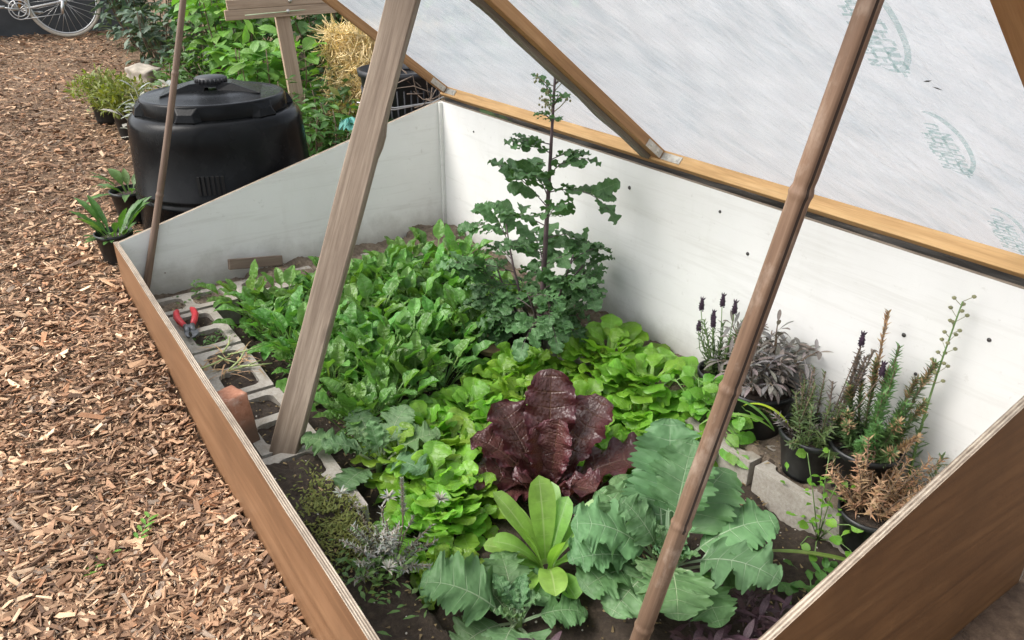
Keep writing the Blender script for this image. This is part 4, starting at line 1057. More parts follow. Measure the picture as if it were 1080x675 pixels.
lspots = [(-1.86, 1.74, 1.0, 'lime lettuce against the back blocks, right of the tall kale'), (-2.04, 1.58, .95, 'lime lettuce touching the stem of the tall kale'), (-1.66, 1.68, 1.05, 'lime lettuce beside the back blocks just left of the heart leaved herb'), (-1.83, 1.54, 1.0, 'lime lettuce between the tall kale and the tip of the dark red lettuce'),
          (-2.12, 1.40, 1.0, 'lime lettuce next to the flat tan stone'), (-2.05, 1.22, 1.05, 'lime lettuce at the edge of the spinach, behind left of the dark red lettuce'), (-1.90, 1.05, 1.1, 'lime lettuce in the middle of the front cluster, left of the dark red lettuce'), (-2.02, 1.02, 1.0, 'lime lettuce behind the small blue green kale'),
          (-1.74, .90, 1.1, 'lime lettuce nearest the front concrete blocks'), (-1.66, .92, .95, 'lime lettuce just left of the spoon leaved green rosette'), (-1.84, 1.13, .8, 'lime lettuce beside the low left leaf of the dark red lettuce'), (-1.40, 1.45, .85, 'lime lettuce peeping out between red lettuce and big kale'), (-1.44, .78, .6, 'small lime lettuce seedling by the silver lavender stem'), (-1.52, 1.58, .95, 'lime lettuce just right of the dark red lettuce by the bamboo cane'),
          (-1.98, 1.40, 1.0, 'lime lettuce directly behind the tallest leaf of the dark red lettuce'), (-1.70, 1.44, 1.0, 'lime lettuce touching the right leaf of the dark red lettuce'), (-1.92, .86, .9, 'lime lettuce under the leaves of the small blue green kale'), (-1.62, .82, .9, 'lime lettuce behind the silver lavender spike'), (-2.06, 1.74, .9, 'lime lettuce in the shade behind the tall kale stem'), (-1.88, 1.24, .95, 'lime lettuce between spinach and the dark red lettuce'), (-1.50, 1.72, .8, 'small lime lettuce against the block under the leafy herb'), (-1.97, 1.80, 1.25, 'lime lettuce spilling onto the back blocks, nearest the bare soil right of the tall kale'), (-1.74, 1.79, 1.25, 'lime lettuce spilling onto the back blocks nearest the leafy herb'), (-2.15, 1.50, 1.0, 'lime lettuce leaning on the stem base of the tall kale beside the stone')]
for i, (x, y, s, lab) in enumerate(lspots):
    o = lp[i] if i < 4 else copy_tree(lp[i % 4])
    o.location = (x, y, sz(x, min(y, 1.7)) - .004 + .05 * (y > 1.72)); o.rotation_euler = (0, 0, rng.uniform(0, 6.28)); o.scale = (s * 1.12,) * 3; o['label'] = lab

# dark red lettuce
rl = thing('red_lettuce', 'large glossy dark red lettuce with crinkled leaves in the middle of the bed', 'lettuce', (-1.56, 1.20, sz(-1.56, 1.2) - .005))
mb = MB()
for az, el, Lb, W, bd, fo in ((142, 1.22, .35, .17, .02, .25), (186, .92, .29, .17, .22, .3), (98, .98, .31, .18, .2, .25), (62, .68, .33, .18, .5, .2), (36, .5, .25, .15, .7, .2), (234, .66, .31, .17, .95, .15), (212, .85, .26, .16, .45, .3),
                          (120, 1.42, .22, .15, .05, .45), (170, 1.42, .20, .14, .1, .45), (330, 1.15, .14, .13, .5, .3), (285, 1.15, .15, .13, .45, .3), (10, .95, .19, .15, .5, .25), (255, .75, .16, .14, .8, .2)):
    az = R(az)
    leaf(mb, V(.02 * math.cos(az), .02 * math.sin(az), .03), dirv(az, el), UP * .3 + dirv(az + math.pi, .4), Lb, W, spoon(1.45, .38, .3), lobe=.16, nlobe=5, tooth=.09, bend=bd * 1.45 + .08, fold=fo, ruf=.19, rf=4.6, rp=2.8, skew=.25, pet=.10, pw=.012, nl=50, nw=10, tint=np.array([1, 1, 1]) * rng.uniform(.8, 1.3))
mb.build('foliage', L['redlettuce'], rl)
# smooth green rosette
ro = thing('green_rosette', 'upright rosette of smooth light green spoon shaped leaves in front of the red lettuce', 'salad plant', (-1.315, 1.015, sz(-1.31, 1.01) - .005))
mb = MB()
for i, (az, el, Lb, W, bd) in enumerate(((R(160), 1.36, .205, .062, .25), (R(205), 1.12, .20, .05, .55), (R(80), 1.05, .20, .05, .55), (R(110), 1.3, .16, .05, .4), (R(240), 1.05, .14, .055, .9), (R(265), .85, .13, .055, 1.1), (R(20), 1.05, .16, .06, .9), (R(330), .95, .15, .06, 1.2), (R(295), .7, .13, .05, 1.0), (R(190), 1.0, .17, .05, .9), (R(50), .8, .18, .05, .8), (R(140), 1.1, .18, .05, .5), (R(0), 1.35, .13, .045, .4), (R(255), 1.35, .13, .045, .4), (R(225), .6, .14, .05, .7), (R(350), .6, .13, .05, .8))):
    leaf(mb, V(.014 * math.cos(az), .014 * math.sin(az), .03), dirv(az, el), UP * .3 + dirv(az + math.pi, .4), Lb * 1.2, W * 1.3, spoon(1.9, .38, .34), bend=bd, fold=.22, ruf=.06, rf=1.2, skew=.1, pet=.06, pw=.010, nl=16, nw=3)
mb.build('foliage', L['rosette'], ro)

# blue green kale: big lobed leaves with pale veins
def kale(label, loc, leaves, stem_h, small=0):
    root = thing('kale_plant', label, 'kale', loc); mb = MB(); ms = MB()
    ms.tube([(0, 0, -.02), (.004, 0, stem_h * .5), (0, .004, stem_h)], [.012, .011, .009], 8)
    for az, el, Lb, W, bd, pt in leaves:
        az = R(az); leaf(mb, V(.012 * math.cos(az), .012 * math.sin(az), stem_h * rng.uniform(.55, 1)), dirv(az, el), UP * .35 + dirv(az + math.pi, .4), Lb * .92, W * .95, ovate(.62, .45), lobe=.54, nlobe=4.2, tooth=.17, bend=bd, fold=rng.uniform(-.08, .25), ruf=.14, rf=3.3, rp=2.6, skew=.34, pet=pt, pw=.0055, nl=84, nw=9, bp=1.7)
    for i in range(small):
        az = rng.uniform(0, 6.28); leaf(mb, V(*rng.normal(0, .012, 2), stem_h * .95), dirv(az, rng.uniform(.8, 1.4)), UP * .3 + dirv(az + math.pi, .4), rng.uniform(.06, .10), rng.uniform(.04, .07), ovate(.7, .7), lobe=.42, nlobe=5, bend=rng.uniform(.3, .9), fold=.3, ruf=.25, rf=4, skew=.4, pet=.3, pw=.003, nl=26, nw=4)
    mb.build('foliage', L['kale'], root); ms.build('stem', L['stem'], root); return root
kale('large blue green kale with pale veins behind the bamboo cane at the bed\'s near end', (-1.065, 1.215, sz(-1.05, 1.2) - .01),
     [(140, 1.2, .27, .23, .6, .5), (232, .95, .235, .23, 1.25, .35), (262, .75, .22, .21, 1.35, .35), (320, .80, .22, .20, 1.3, .45), (20, .85, .23, .21, 1.2, .5), (60, .95, .24, .22, 1.1, .5), (100, 1.05, .24, .22, .95, .5), (150, 1.15, .23, .21, .8, .45), (190, 1.0, .22, .20, 1.1, .4), (120, 1.3, .22, .19, .7, .6), (345, .55, .20, .18, 1.2, .4), (285, .5, .20, .19, 1.1, .4), (215, .6, .19, .18, 1.1, .4), (245, .55, .17, .16, .9, .7), (170, .9, .2, .18, 1.0, .55), (300, .95, .15, .14, 1.0, .3), (40, .55, .19, .17, .9, .6), (205, 1.15, .17, .15, .8, .3)], .13, 9)
kale('blue green kale with one broad flat leaf, between silver lavender and light green rosette', (-1.20, .835, sz(-1.2, .83) - .01),
     [(228, .85, .23, .24, 1.15, .30), (275, .6, .16, .15, 1.25, .35), (160, .75, .15, .14, .9, .4), (110, .55, .14, .12, 1.0, .4), (60, .5, .14, .12, 1.1, .4), (310, .6, .15, .13, 1.2, .35), (350, .5, .14, .12, 1.1, .35), (185, .35, .15, .14, .8, .3)], .06, 8)
kale('small blue green kale reaching over the front blocks beside the timber prop', (-1.93, .80, sz(-1.9, .8) - .01),
     [(228, .55, .155, .135, .65, .75), (175, .85, .15, .13, 1.0, .5), (120, .95, .16, .13, .9, .5), (70, .8, .16, .14, 1.0, .5), (20, .7, .15, .13, 1.1, .5), (300, .6, .14, .12, 1.1, .5), (260, .95, .14, .12, 1.0, .5)], .10, 6)
kale('curly young kale in shadow between the light green rosette and the large kale', (-1.23, 1.19, sz(-1.2, 1.1) - .01),
     [(200, .9, .12, .10, 1.0, .4), (260, .8, .12, .10, 1.1, .4), (150, 1.0, .13, .10, .9, .4), (90, .9, .12, .1, 1, .4)], .08, 14)

# tall bolting kale
tk = thing('tall_kale', 'tall bolting kale with a purple stem and a bud cluster against the white back board', 'kale', (-2.33, 1.725, sz(-2.33, 1.72) - .01))
mb = MB(); ms = MB(); mbud = MB()
def stem_pts(base, top, k=9, bow=.03):
    base, top = np.array(base), np.array(top); b = V(*rng.normal(0, bow, 2), 0)
    return [base + (top - base) * t + b * math.sin(math.pi * t) for t in np.linspace(0, 1, k)]
main = stem_pts((0, 0, -.02), (.03, .03, 1.17), 12, .012)
ms.tube(main, np.linspace(.014, .004, 12), 8)
def klf(p, az, el, Lb, bd):
    d0, n0 = dirv(az, el), nrm(UP * .4 + dirv(az + math.pi, .4)); n0 = nrm(n0 - d0 * (n0 @ d0)); S0 = np.cross(d0, n0)
    tint = np.ones(3) * rng.uniform(.75, 1.25); rib = []
    k = 9
    q = np.array(p, float)
    for i in range(k + 1):
        a = bd * (i / k) ** 1.4; T = math.cos(a) * d0 - math.sin(a) * n0; N = math.cos(a) * n0 + math.sin(a) * d0
        rib.append((q.copy(), T, N)); q = q + T * Lb * 1.3 / k
    ms.tube([r_[0] for r_ in rib], np.linspace(.0024, .0009, k + 1), 5)
    for i in range(2, k):
        for s_ in (-1, 1):
            if rng.random() < .08: continue
            P_, T, N = rib[i]; t = (i - 2) / (k - 3); sz_ = Lb * (.22 + .24 * math.sin(math.pi * min(1, t * .85 + .15))) * rng.uniform(.75, 1.2)
            d = nrm(T * rng.uniform(.5, 1.0) + S0 * s_ + N * rng.normal(.1, .35))
            leaf(mb, P_, d, N + V(*rng.normal(0, .3, 3)), sz_ * 1.12, sz_ * .68, spoon(1.15, .5, .3), lobe=.5, nlobe=3.0, tooth=.26, bend=rng.uniform(-.2, .8), fold=rng.uniform(-.1, .35), ruf=.20, rf=2.6, skew=.2, pet=.08, pw=.002, nl=16, nw=3, tint=tint)
    P_, T, N = rib[k - 1]
    leaf(mb, P_, T, N, Lb * .42, Lb * .36, spoon(1.0, .5, .3), lobe=.4, nlobe=3.4, tooth=.14, bend=.5, fold=.2, ruf=.3, rf=2.4, skew=.25, pet=0, pw=.002, nl=18, nw=4, tint=tint)
def at_(pts, t):
    t = t * (len(pts) - 1.001); k = int(t); return pts[k] + (pts[k + 1] - pts[k]) * (t - k)
for i in range(27):
    q = i / 26; t = .12 + .83 * q ** 1.05 + rng.normal(0, .012); az = i * 2.4 + rng.normal(0, .8)
    Lb = np.interp(t, [.1, .45, .6, .8, 1], [.17, .20, .175, .12, .045]) * rng.uniform(.6, 1.3)
    klf(at_(main, t), az, rng.uniform(.2, .8) if t < .55 else rng.uniform(.3, 1.0), Lb, rng.uniform(.4, 1.3))
for (az, r, h) in ((R(20), .16, .50), (R(60), .20, .42), (R(-30), .22, .34), (R(200), .18, .55), (R(235), .20, .40), (R(300), .18, .36)):
    sh = stem_pts((0, 0, .06), (r * math.cos(az), r * math.sin(az) * .8, h), 7, .02); ms.tube(sh, np.linspace(.008, .003, 7), 6)
    for i in range(6):
        klf(at_(sh, .42 + .1 * i), az + rng.normal(0, 1.1), rng.uniform(.1, 1.0), rng.uniform(.10, .19), rng.uniform(.5, 1.3))
for i in range(16):       # flower buds
    az = rng.uniform(0, 6.28); b0 = at_(main, rng.uniform(.86, .99)); tip = b0 + dirv(az, rng.uniform(.4, 1.2)) * rng.uniform(.03, .075)
    mbud.tube([b0, (b0 + tip) / 2 + V(0, 0, -.004), tip], .0018, 5)
    for j in range(5):
        c_ = tip + V(*rng.normal(0, .007, 3)); mbud.lathe([(0, -.005), (.0035, -.002), (.004, .002), (0, .006)], 6, 0, tuple(c_))
mb.build('foliage', L['tallkale'], tk); ms.build('stem', L['stemp'], tk); mbud.build('bud_cluster', L['bud'], tk)

# purple leaved plants at the near end
def purple(loc, label, n, s=1., mat='purple'):
    root = thing('purple_sage', label, 'plant', loc); mb = MB()
    for k in range(n):
        x, y = rng.normal(0, .06 * s, 2); h = rng.uniform(.04, .13) * s
        for i in range(9):
            az = i * 2.4; leaf(mb, V(x, y, h * (i / 9) + .01), dirv(az, rng.uniform(.3, 1.1)), UP, rng.uniform(.045, .075) * s, rng.uniform(.014, .02) * s, ovate(.75, .8), bend=rng.uniform(.3, 1), pet=.2, pw=.002, nl=7, nw=2)
    mb.build('foliage', L[mat], root); return root
purple((-.86, 1.23, sz(-.86, 1.23) - .005), 'dark purple leaved plant low in front of the near plywood end board', 10)
purple((-1.05, .90, sz(-1.05, .9) - .005), 'purple stemmed seedling at the bottom edge below the broad kale leaf', 3)
purple((-.78, 1.40, sz(-.78, 1.4) - .005), 'dark purple seedling on bare soil by the near end board', 5, .8)

# ------------------------------------------------------------------ herbs in pots along the back
def spire(mb, p, q, n, Lb, W, el=(.3, .9), bend=.3, t0=0, prof=ovate(.9, .5), jit=.0, taper=.4):
    p, q = np.array(p, float), np.array(q, float); ax = nrm(q - p); a = nrm(np.cross(ax, V(.3, .8, .1))); b = np.cross(ax, a)
    for i in range(n):
        t = t0 + (1 - t0) * (i + rng.random()) / n; az = i * 2.4 + rng.normal(0, .3); e = rng.uniform(*el)
        d = (a * math.cos(az) + b * math.sin(az)) * math.cos(e) + ax * math.sin(e)
        k = (1 - taper * t) * rng.uniform(.7, 1.2)
        leaf(mb, p + (q - p) * t, d, ax + V(*rng.normal(0, .2, 3)), Lb * k, W, prof, bend=bend * rng.uniform(-.3, 1.3), nl=3, nw=1, pet=0, ruf=0, skew=0, fold=.1)
def flower_spike(root, p, h, r):
    mb = MB(); p = np.array(p)
    prof = [(0, 0), (r * .8, h * .1), (r, h * .35), (r * .85, h * .75), (r * .4, h), (0, h * 1.02)]
    mb.lathe(prof, 9, 0, tuple(p))
    for i in range(26):
        az = i * 2.4; z = h * (i / 26); rr = r * (.9 if z < h * .8 else .6); c_ = p + V(rr * math.cos(az), rr * math.sin(az), z)
        mb.lathe([(0, -.003), (.0032, 0), (0, .004)], 5, 0, tuple(c_))
    for s in (-1, 1, 0): leaf(mb, p + V(0, 0, h), V(s * .5, .2 * s, 1), V(0, -1, .2), h * .55, r * .8, bend=.4, nl=3, nw=1, pet=0)
    mb.build('flower_head', L['flower'], root)
# pot of sage and lavender
a1 = thing('potted_sage', 'grey purple sage bush in a black pot behind the bamboo cane', 'potted plant', (-1.38, 1.925, -.005)); pot(a1, .115, .17)
mb = MB(); ms = MB()
for k in range(46):
    az = rng.uniform(0, 6.28); r = rng.uniform(.03, .23); top = V(r * math.cos(az), max(-.17, min(.10, r * math.sin(az) * .8)), rng.uniform(.24, .42) - r * .35)
    b0 = V(.04 * math.cos(az), .04 * math.sin(az), .14); pts = [b0 + (top - b0) * t + V(0, 0, .03 * math.sin(3.14 * t)) for t in np.linspace(0, 1, 5)]; ms.tube(pts, np.linspace(.0035, .0018, 5), 5)
    for i in range(15):
        leaf(mb, at_(pts, rng.uniform(.3, 1)), dirv(rng.uniform(0, 6.28), rng.uniform(-.3, 1.1)), UP, rng.uniform(.035, .06), rng.uniform(.011, .017), ovate(.85, .7), bend=rng.uniform(.1, 1.2), pet=.3, pw=.0015, nl=6, nw=1, fold=.35)
mb.build('foliage', L['sage'], a1); ms.build('stems', L['woody'], a1)
a2 = thing('potted_lavender', 'lavender with dark flower heads at the left of the herb pots by the back board', 'potted plant', (-1.56, 1.945, -.005)); pot(a2, .075, .13)
mb = MB(); ms = MB()
for k in range(17):
    az = rng.uniform(0, 6.28); r = rng.uniform(.01, .10); top = V(r * math.cos(az), min(.08, r * math.sin(az)), rng.uniform(.20, .33)); b0 = V(.02 * math.cos(az), .02 * math.sin(az), .10)
    ms.tube([b0, (b0 + top) / 2, top], .0018, 5); spire(mb, b0, top, 46, .036, .0042)
mb.build('foliage', L['rosemary'], a2); 
for x, y, z, h in ((-.10, -.02, .325, .034), (-.045, .02, .350, .034), (.025, .0, .355, .036), (-.085, .03, .275, .030), (-.04, -.02, .285, .028), (-.075, -.05, .265, .026)):
    ms.tube([(x * .3, y * .3, .12), (x * .8, y, z * .75), (x, y, z)], .0016, 5); flower_spike(a2, (x, y, z), h, .0085)
ms.build('stems', L['stem'], a2)
# heart leaved herb spilling over the block
hb = thing('leafy_herb', 'bright green heart leaved herb spilling over the block below the lavender', 'herb', (-1.50, 1.80, -.01))
mb = MB(); ms = MB()
for k in range(15):
    az = rng.uniform(0, 6.28); r = rng.uniform(.02, .12); top = V(r * math.cos(az), r * math.sin(az) * .7, rng.uniform(.06, .20)); ms.tube([(0, 0, 0), top * .5 + V(0, 0, .02), top], .002, 5)
    for i in range(7):
        leaf(mb, top * rng.uniform(.4, 1), dirv(rng.uniform(0, 6.28), rng.uniform(-.2, .8)), UP + V(.3, -.5, 0), rng.uniform(.04, .062), rng.uniform(.030, .046), ovate(.5, .7), bend=rng.uniform(.3, 1.1), pet=.4, pw=.0015, nl=8, nw=2, fold=.15)
for dx, dy, dz in ((.17, -.02, .06), (.16, .02, .13), (.13, .01, .10), (.19, -.03, .01)):
    ms.tube([(0, 0, .02), (dx * .5, dy, dz + .03), (dx, dy, dz)], .0018, 5)
    for j in range(3): leaf(mb, V(dx, dy, dz) * (1 - .15 * j), dirv(rng.uniform(-1, 1), -.3), V(.4, -.8, .5), .055, .045, ovate(.5, .7), bend=.3, pet=.3, pw=.0015, nl=8, nw=2)
mb.build('foliage', L['herb'], hb); ms.build('stems', L['stem'], hb)
# second pot: lavender half dried
a3 = thing('potted_lavender', 'half dried lavender in a black pot standing on the block edge', 'potted plant', (-1.125, 1.875, -.004)); pot(a3, .098, .148)
mb = MB(); md = MB(); ms = MB()
for k in range(34):
    az = rng.uniform(0, 6.28); r = rng.uniform(.02, .17); top = V(r * math.cos(az), min(.14, r * math.sin(az)), rng.uniform(.17, .34) - r * .2); b0 = V(.05 * math.cos(az), .05 * math.sin(az), .12)
    ms.tube([b0, (b0 + top) / 2 + V(0, 0, .01), top], .0018, 5); spire(md if k % 3 == 0 else mb, b0, top, 44, .034, .004)
for k in range(5): 
    b0 = V(.03, .06, .14); top = V(.045 + rng.normal(0, .015), .10, .36 + rng.uniform(0, .08)); ms.tube([b0, top], .0018, 5); spire(md, b0, top, 60, .026, .006, t0=.4)
mb.build('foliage', L['rosemary'], a3); md.build('dry_foliage', L['sage'], a3); 
for x, y, z in ((.03, .10, .42), (.125, .07, .375)):
    ms.tube([(x * .4, y * .4, .13), (x, y, z)], .0016, 5); flower_spike(a3, (x, y, z), .032, .008)
ms.build('stems', L['woody'], a3)
# third pot: rosemary
a4 = thing('potted_rosemary', 'green and brown rosemary in the black pot right of the dried lavender', 'potted plant', (-.985, 1.925, -.006)); pot(a4, .10, .165)
mb = MB(); md = MB(); mc = MB(); ms = MB()
for (x, y, z, kind) in ((.0, .05, .47, 0), (.02, .02, .42, 0), (.07, .05, .40, 1), (.10, .06, .46, 1), (-.06, .06, .55, 2), (-.05, .04, .40, 1), (.03, -.03, .36, 0), (.12, .02, .36, 1), (-.10, .02, .30, 1), (.05, -.06, .28, 0), (-.05, -.05, .26, 1), (.09, -.03, .30, 1), (.14, -.01, .27, 2), (-.02, .06, .38, 1), (-.08, -.04, .22, 1), (.03, -.08, .22, 0), (-.03, -.07, .24, 1), (.08, .0, .34, 0), (-.09, .05, .34, 1), (.11, -.06, .22, 1)):
    b0 = V(x * .4, y * .4, .13); top = V(x, y, z); ms.tube([b0, (b0 + top) / 2, top], .002, 5)
    if kind == 2: spire(md, b0, top, 90, .030, .0045, t0=.35, el=(.6, 1.2))
    else:
        spire(mb if kind == 0 else mc, b0, top, 150, .036, .0046, t0=.1, el=(.2, 1.0))
        if kind == 1: spire(md, b0 + (top - b0) * .75, top, 40, .028, .0045)
mb.build('foliage', L['freshneedle'], a4); mc.build('older_foliage', L['rosemary'], a4); md.build('dry_tips', L['dead'], a4)['kind'] = 'stuff'; ms.build('stems', L['woody'], a4)
# fourth pot: dead brown
a5 = thing('potted_dead_herb', 'dead orange brown herb in a black pot by the near end board', 'potted plant', (-.865, 1.80, -.075)); pot(a5, .082, .13)
md = MB(); ms = MB()
for k in range(34):
    az = rng.uniform(0, 6.28); r = rng.uniform(.02, .20); top = V(r * math.cos(az), r * math.sin(az) * .8 + .03, rng.uniform(.14, .33)); b0 = V(.02 * math.cos(az), .02 * math.sin(az), .10)
    ms.tube([b0, (b0 + top) / 2 + V(0, 0, .02), top], .0016, 5); spire(md, b0, top, 52, .034, .0034, el=(.1, .9), t0=.15)
md.build('dry_foliage', L['dead'], a5); ms.build('stems', L['woody'], a5)
# tall seed stem
a6 = thing('seed_stem', 'single tall green stem with round seed pods against the back board', 'plant', (-.875, 2.0, -.02))
ms = MB(); mb = MB(); mbud = MB(); st = stem_pts((0, 0, 0), (.004, .012, .655), 10, .006); ms.tube(st, np.linspace(.0048, .0018, 10), 7)
for i in range(22):
    b0 = at_(st, .62 + .38 * i / 21); az = i * 2.4; tip = b0 + dirv(az, .75) * rng.uniform(.018, .032); mbud.tube([b0, tip], .0009, 4); mbud.lathe([(0, -.006), (.0055, -.002), (.006, .002), (0, .006)], 7, 0, tuple(tip))
spire(mb, st[0], st[4], 46, .045, .007, t0=.1, el=(.1, .7)); spire(mb, V(.05, .0, 0), V(.06, .02, .2), 60, .04, .006)
spire(mb, V(-.05, .0, 0), V(-.05, .02, .17), 50, .04, .006)
mb.build('foliage', L['rosemary'], a6); ms.build('stem', L['stem'], a6); mbud.build('seed_pods', L['bud'], a6)
# weeds in the near right corner
wd = thing('chickweed', 'thin stemmed weed with round bright leaves in front of the rosemary pot', 'weed', (-.97, 1.735, sz(-.9, 1.7) + .0))
mb = MB(); ms = MB()
for (x, y, z, sz_) in ((-.09, .02, .24, .05), (.02, .02, .21, .04), (-.03, .03, .28, .028), (.03, -.02, .10, .05), (-.01, -.04, .07, .05), (.08, -.06, .10, .055), (.10, -.02, .13, .05), (.06, -.09, .03, .045), (.13, -.04, .07, .06), (.0, -.07, .01, .04)):
    ms.tube([(.01, 0, 0), (x * .6, y * .6, z * .6 + .02), (x, y, z)], .0016, 5)
    leaf(mb, V(x, y, z), dirv(rng.uniform(-2.5, .5), .2), UP * .8 + V(.5, -.5, 0), sz_ * .72, sz_ * .6, ovate(.6, .6), bend=.4, pet=.1, pw=.0015, nl=8, nw=2)
for i in range(60):
    p = V(rng.normal(.0, .045), rng.normal(.01, .035), rng.uniform(.02, .20)); leaf(mb, p, dirv(rng.uniform(0, 6.28), rng.uniform(0, .7)), UP, rng.uniform(.014, .028), .013, ovate(), bend=.4, pet=.2, pw=.001, nl=4, nw=1)
mb.build('foliage', L['herb'], wd); ms.build('stems', L['stem'], wd)
w2 = thing('ground_weeds', 'low green seedlings on the dark soil by the near end board', 'weed', (-.80, 1.58, sz(-.8, 1.58))); mb = MB()
for i in range(70):
    x, y = rng.normal(0, .075, 2); leaf(mb, V(x, y, rng.uniform(.005, .05)), dirv(rng.uniform(0, 6.28), rng.uniform(.1, 1)), UP, rng.uniform(.025, .05), rng.uniform(.016, .032), ovate(.6, .7), bend=.6, pet=.6, pw=.0015, nl=7, nw=2)
mb.build('foliage', L['weed'], w2)
# strap leaves
sl_ = thing('strap_leaf_plant', 'arching green and yellow strap leaves hanging over the block', 'plant', (-1.21, 1.80, 0.0)); mb = MB()
for az, el, Lb, bd, sd in ((R(235), .75, .26, 1.5, .2), (R(215), 1.0, .20, 1.2, .1)):
    leaf(mb, V(0, 0, .12), dirv(az, el), UP, Lb, .017, ovate(.5, .4), bend=bd, pet=0, nl=16, nw=2, fold=.3, ruf=.02, skew=0)
leaf(mb, V(.03, .03, .14), dirv(R(205), .9), UP, .17, .015, ovate(.5, .4), bend=1.6, pet=0, nl=16, nw=2, fold=.3, ruf=.02, skew=0, tint=(2.4, 1.7, .6))
mb.build('foliage', L['strap'], sl_)
sl2 = thing('strap_leaf_plant', 'single long green strap leaf lying on dark soil near the end board', 'plant', (-.83, 1.70, sz(-.83, 1.7) + .05)); mb = MB()
leaf(mb, V(0, 0, 0), dirv(R(222), .12), UP, .26, .018, ovate(.5, .4), bend=.45, pet=0, nl=16, nw=2, fold=.3, ruf=.02, skew=0); mb.build('foliage', L['strap'], sl2)

# silver thyme, moss and lavender spike by the front blocks
st_ = thing('silver_thyme', 'silver grey lavender with one pale flower spike at the near front blocks', 'plant', (-1.51, .63, -.03)); mb = MB(); ms = MB()
for k in range(30):
    az = rng.uniform(0, 6.28); r = rng.uniform(.01, .13); top = V(r * math.cos(az) * 1.2, r * math.sin(az), rng.uniform(.04, .15)); ms.tube([(top[0] * .3, top[1] * .3, 0), top * .6, top], .0016, 5); spire(mb, top * .3, top, 40, .022, .0034, el=(.1, .9))
tipp = V(-.03, .07, .24); ms.tube([(0, .02, 0), (0, .05, .12), tipp], .0022, 5); spire(mb, V(-.005, .055, .14), tipp, 120, .018, .0038, el=(.5, 1.1))
for k in range(4):
    c_ = V(*rng.normal(0, .09, 2), rng.uniform(.10, .15))
    for i in range(20): leaf(mb, c_, dirv(rng.uniform(0, 6.28), rng.uniform(0, 1.3)), UP, .026, .005, bend=.5, nl=4, nw=1, pet=0)
mb.build('foliage', L['silver'], st_); ms.build('stems', L['woody'], st_)
st2 = thing('thyme_clump', 'green thyme and weeds low between front board and silver lavender', 'plant', (-1.47, .575, -.02)); mb = MB()
for i in range(150):
    x, y = rng.normal(0, .07), rng.normal(0, .045); leaf(mb, V(x, y, rng.uniform(0, .06)), dirv(rng.uniform(0, 6.28), rng.uniform(0, 1.2)), UP, rng.uniform(.014, .034), rng.uniform(.006, .016), ovate(), bend=.5, pet=.2, pw=.001, nl=4, nw=1)
mb.build('foliage', L['weed'], st2)
ms_ = MB()
for i in range(1300):
    x = rng.normal(-1.70, .10); y = rng.normal(.57, .045); leaf(ms_, V(x, y, soil_h(np.array(x), np.array(y)) + rng.uniform(0, .016)), dirv(rng.uniform(0, 6.28), rng.uniform(.2, 1.4)), UP, rng.uniform(.010, .022), .0022, bend=.5, nl=2, nw=1, pet=0)
o = ms_.build('moss', L['moss']); tag(o, 'patch of yellow green moss on soil inside the front block', 'moss'); struct(o, 'stuff')
# little growth in block hollows
sd = thing('seedling', 'tiny green seedling in the far front corner by the thin dark cane', 'seedling', (-3.53, .66, -.02)); mb = MB()
for i in range(20): leaf(mb, V(0, 0, .01 + .004 * i), dirv(i * 2.4, .3), UP, .026, .011, bend=.4, nl=5, nw=1, pet=.2, pw=.001)
for i in range(16): leaf(mb, V(*rng.normal(0, .05, 2), .015), dirv(i * 2.4, .3), UP, .02, .012, bend=.4, nl=5, nw=1, pet=.2, pw=.001)
mb.build('foliage', L['weed'], sd)
cs = thing('cut_stems', 'pale cut stems and dry straw in a block hollow beside the broken brick', 'stems', (-2.80, .585, -.012)); mb = MB()
for i in range(7):
    a = rng.uniform(0, 3.1); p = V(*rng.normal(0, .04, 2), .012 + .003 * i); mb.tube([p, p + dirv(a, .1) * .06, p + dirv(a + .2, .05) * .13], [.004, .0035, .002], 5, c=(1, 1, 1))
mb.build('cut_stalks', m_plain('pale_cut_stem', (.40, .48, .20), .6, 0, 30, .3), cs); md = MB()
for i in range(40): leaf(md, V(*rng.normal(0, .055, 2), .012), dirv(rng.uniform(0, 6.28), .3), UP, rng.uniform(.05, .12), .004, bend=.6, nl=5, nw=1, pet=0)
md.build('dry_stalks', L['dead'], cs)
ws = MB()
for i in range(60): leaf(ws, V(*rng.normal(0, .05, 2), .005), dirv(rng.uniform(0, 6.28), rng.uniform(.2, .9)), UP, .022, .011, bend=.5, nl=4, nw=1, pet=.3, pw=.001)
o = ws.build('block_weeds', L['weed']); o.location = (-3.06, .60, -.02); tag(o, 'tiny weeds sprouting in the block hollow right of the secateurs', 'weeds')
# leaf litter and crumbs over the soil
lt = MB()
for i in range(3000):
    x, y = rng.uniform(FX0 + .05, FX1 - .05), rng.uniform(FY0 + .06, 2.03); k = rng.uniform(.004, .020)
    leaf(lt, V(x, y, float(soil_h(np.array(x), np.array(y))) + .006), dirv(rng.uniform(0, 6.28), rng.normal(.05, .25)), UP, k, k * rng.uniform(.08, .35), bend=rng.normal(0, .4), nl=3, nw=1, pet=0, tint=np.ones(3) * rng.uniform(.15, .8))
o = lt.build('soil_litter', L['dead']); tag(o, 'dry crumbs and bits of straw scattered on the bed soil', 'litter'); struct(o, 'stuff')
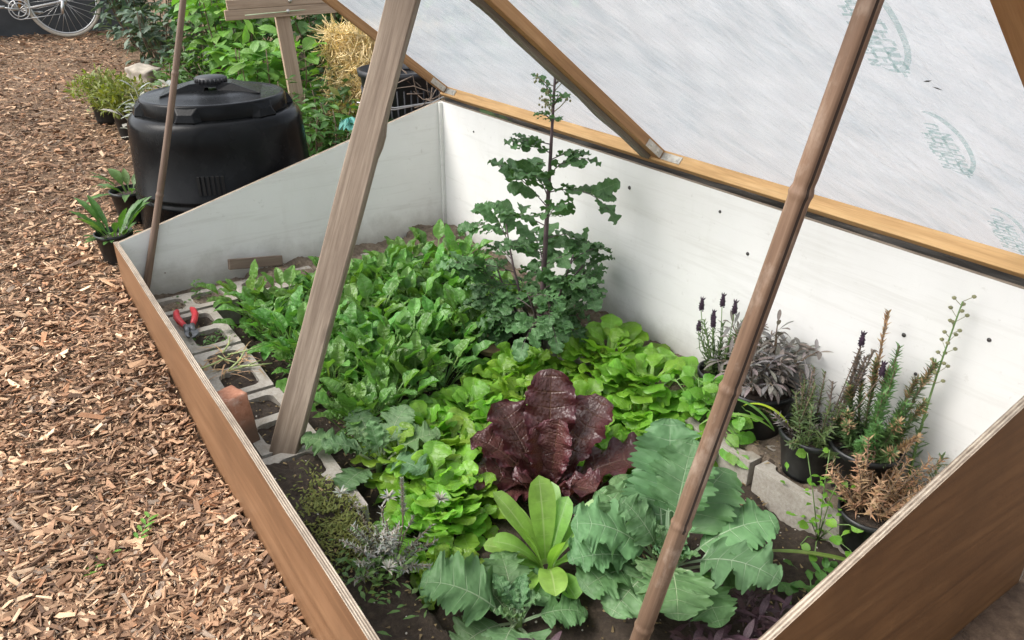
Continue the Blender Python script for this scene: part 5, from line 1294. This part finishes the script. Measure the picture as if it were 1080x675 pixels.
# two green sprigs dropped on the chips
for (x, y, a, lab) in ((-1.98, -.06, 2.2, 'bright green sprig lying on the wood chips near the bottom left'), (-2.04, .09, 2.6, 'tiny green leaf tuft on the wood chips beside a dark chip')):
    mb = MB(); c0 = V(0, 0, 0); 
    for i in range(8): leaf(mb, dirv(a, 0) * .015 * i, dirv(a + (.7 if i % 2 else -.7), .3), UP, .035, .011, bend=.5, nl=5, nw=1, pet=.1, pw=.001)
    o = mb.build('green_sprig', L['herb']); o.location = (x, y, float(gz(x)) + .028); tag(o, lab, 'sprig')

# ------------------------------------------------------------------ camera, light, world
cam = bpy.data.cameras.new('camera'); co = bpy.data.objects.new('camera', cam); col.objects.link(co)
co.location = (0, 0, 1.5); co.rotation_euler = (R(90 - 26.371), 0, R(55.698))
cam.sensor_width = 36; cam.lens = 830 / 1080 * 36; cam.clip_end = 500; cam.clip_start = .02
scene.camera = co
w = bpy.data.worlds.new('World'); scene.world = w; w.use_nodes = True
nt = w.node_tree; bg = nt.nodes['Background']
sky = nt.nodes.new('ShaderNodeTexSky'); sky.sky_type = 'NISHITA'; sky.sun_disc = False
EL, AZ = 50, 205        # the sun's height and its compass bearing in the plan (x = east, y = north)
sky.sun_elevation = R(EL); sky.sun_rotation = R(AZ); sky.air_density = 1; sky.dust_density = 4; sky.ozone_density = 1
hs = nt.nodes.new('ShaderNodeHueSaturation'); hs.inputs['Saturation'].default_value = .35
nt.links.new(sky.outputs[0], hs.inputs['Color']); nt.links.new(hs.outputs[0], bg.inputs['Color']); bg.inputs['Strength'].default_value = .15
sl = bpy.data.lights.new('sun', 'SUN'); sl.energy = .9; sl.angle = R(34); sl.color = (1, .965, .91)
so = bpy.data.objects.new('sun', sl); col.objects.link(so)
d = Vector((math.sin(R(AZ)) * math.cos(R(EL)), math.cos(R(AZ)) * math.cos(R(EL)), math.sin(R(EL))))   # towards the sun
so.rotation_euler = (-d).to_track_quat('-Z', 'Y').to_euler(); so.location = d * 20
scene.view_settings.view_transform = 'Standard'; scene.view_settings.look = 'None'; scene.view_settings.gamma = 1; scene.view_settings.exposure = 1.2
scene.render.engine = 'CYCLES'
scene.cycles.max_bounces = 8; scene.cycles.diffuse_bounces = 4; scene.cycles.transmission_bounces = 6; scene.cycles.transparent_max_bounces = 12
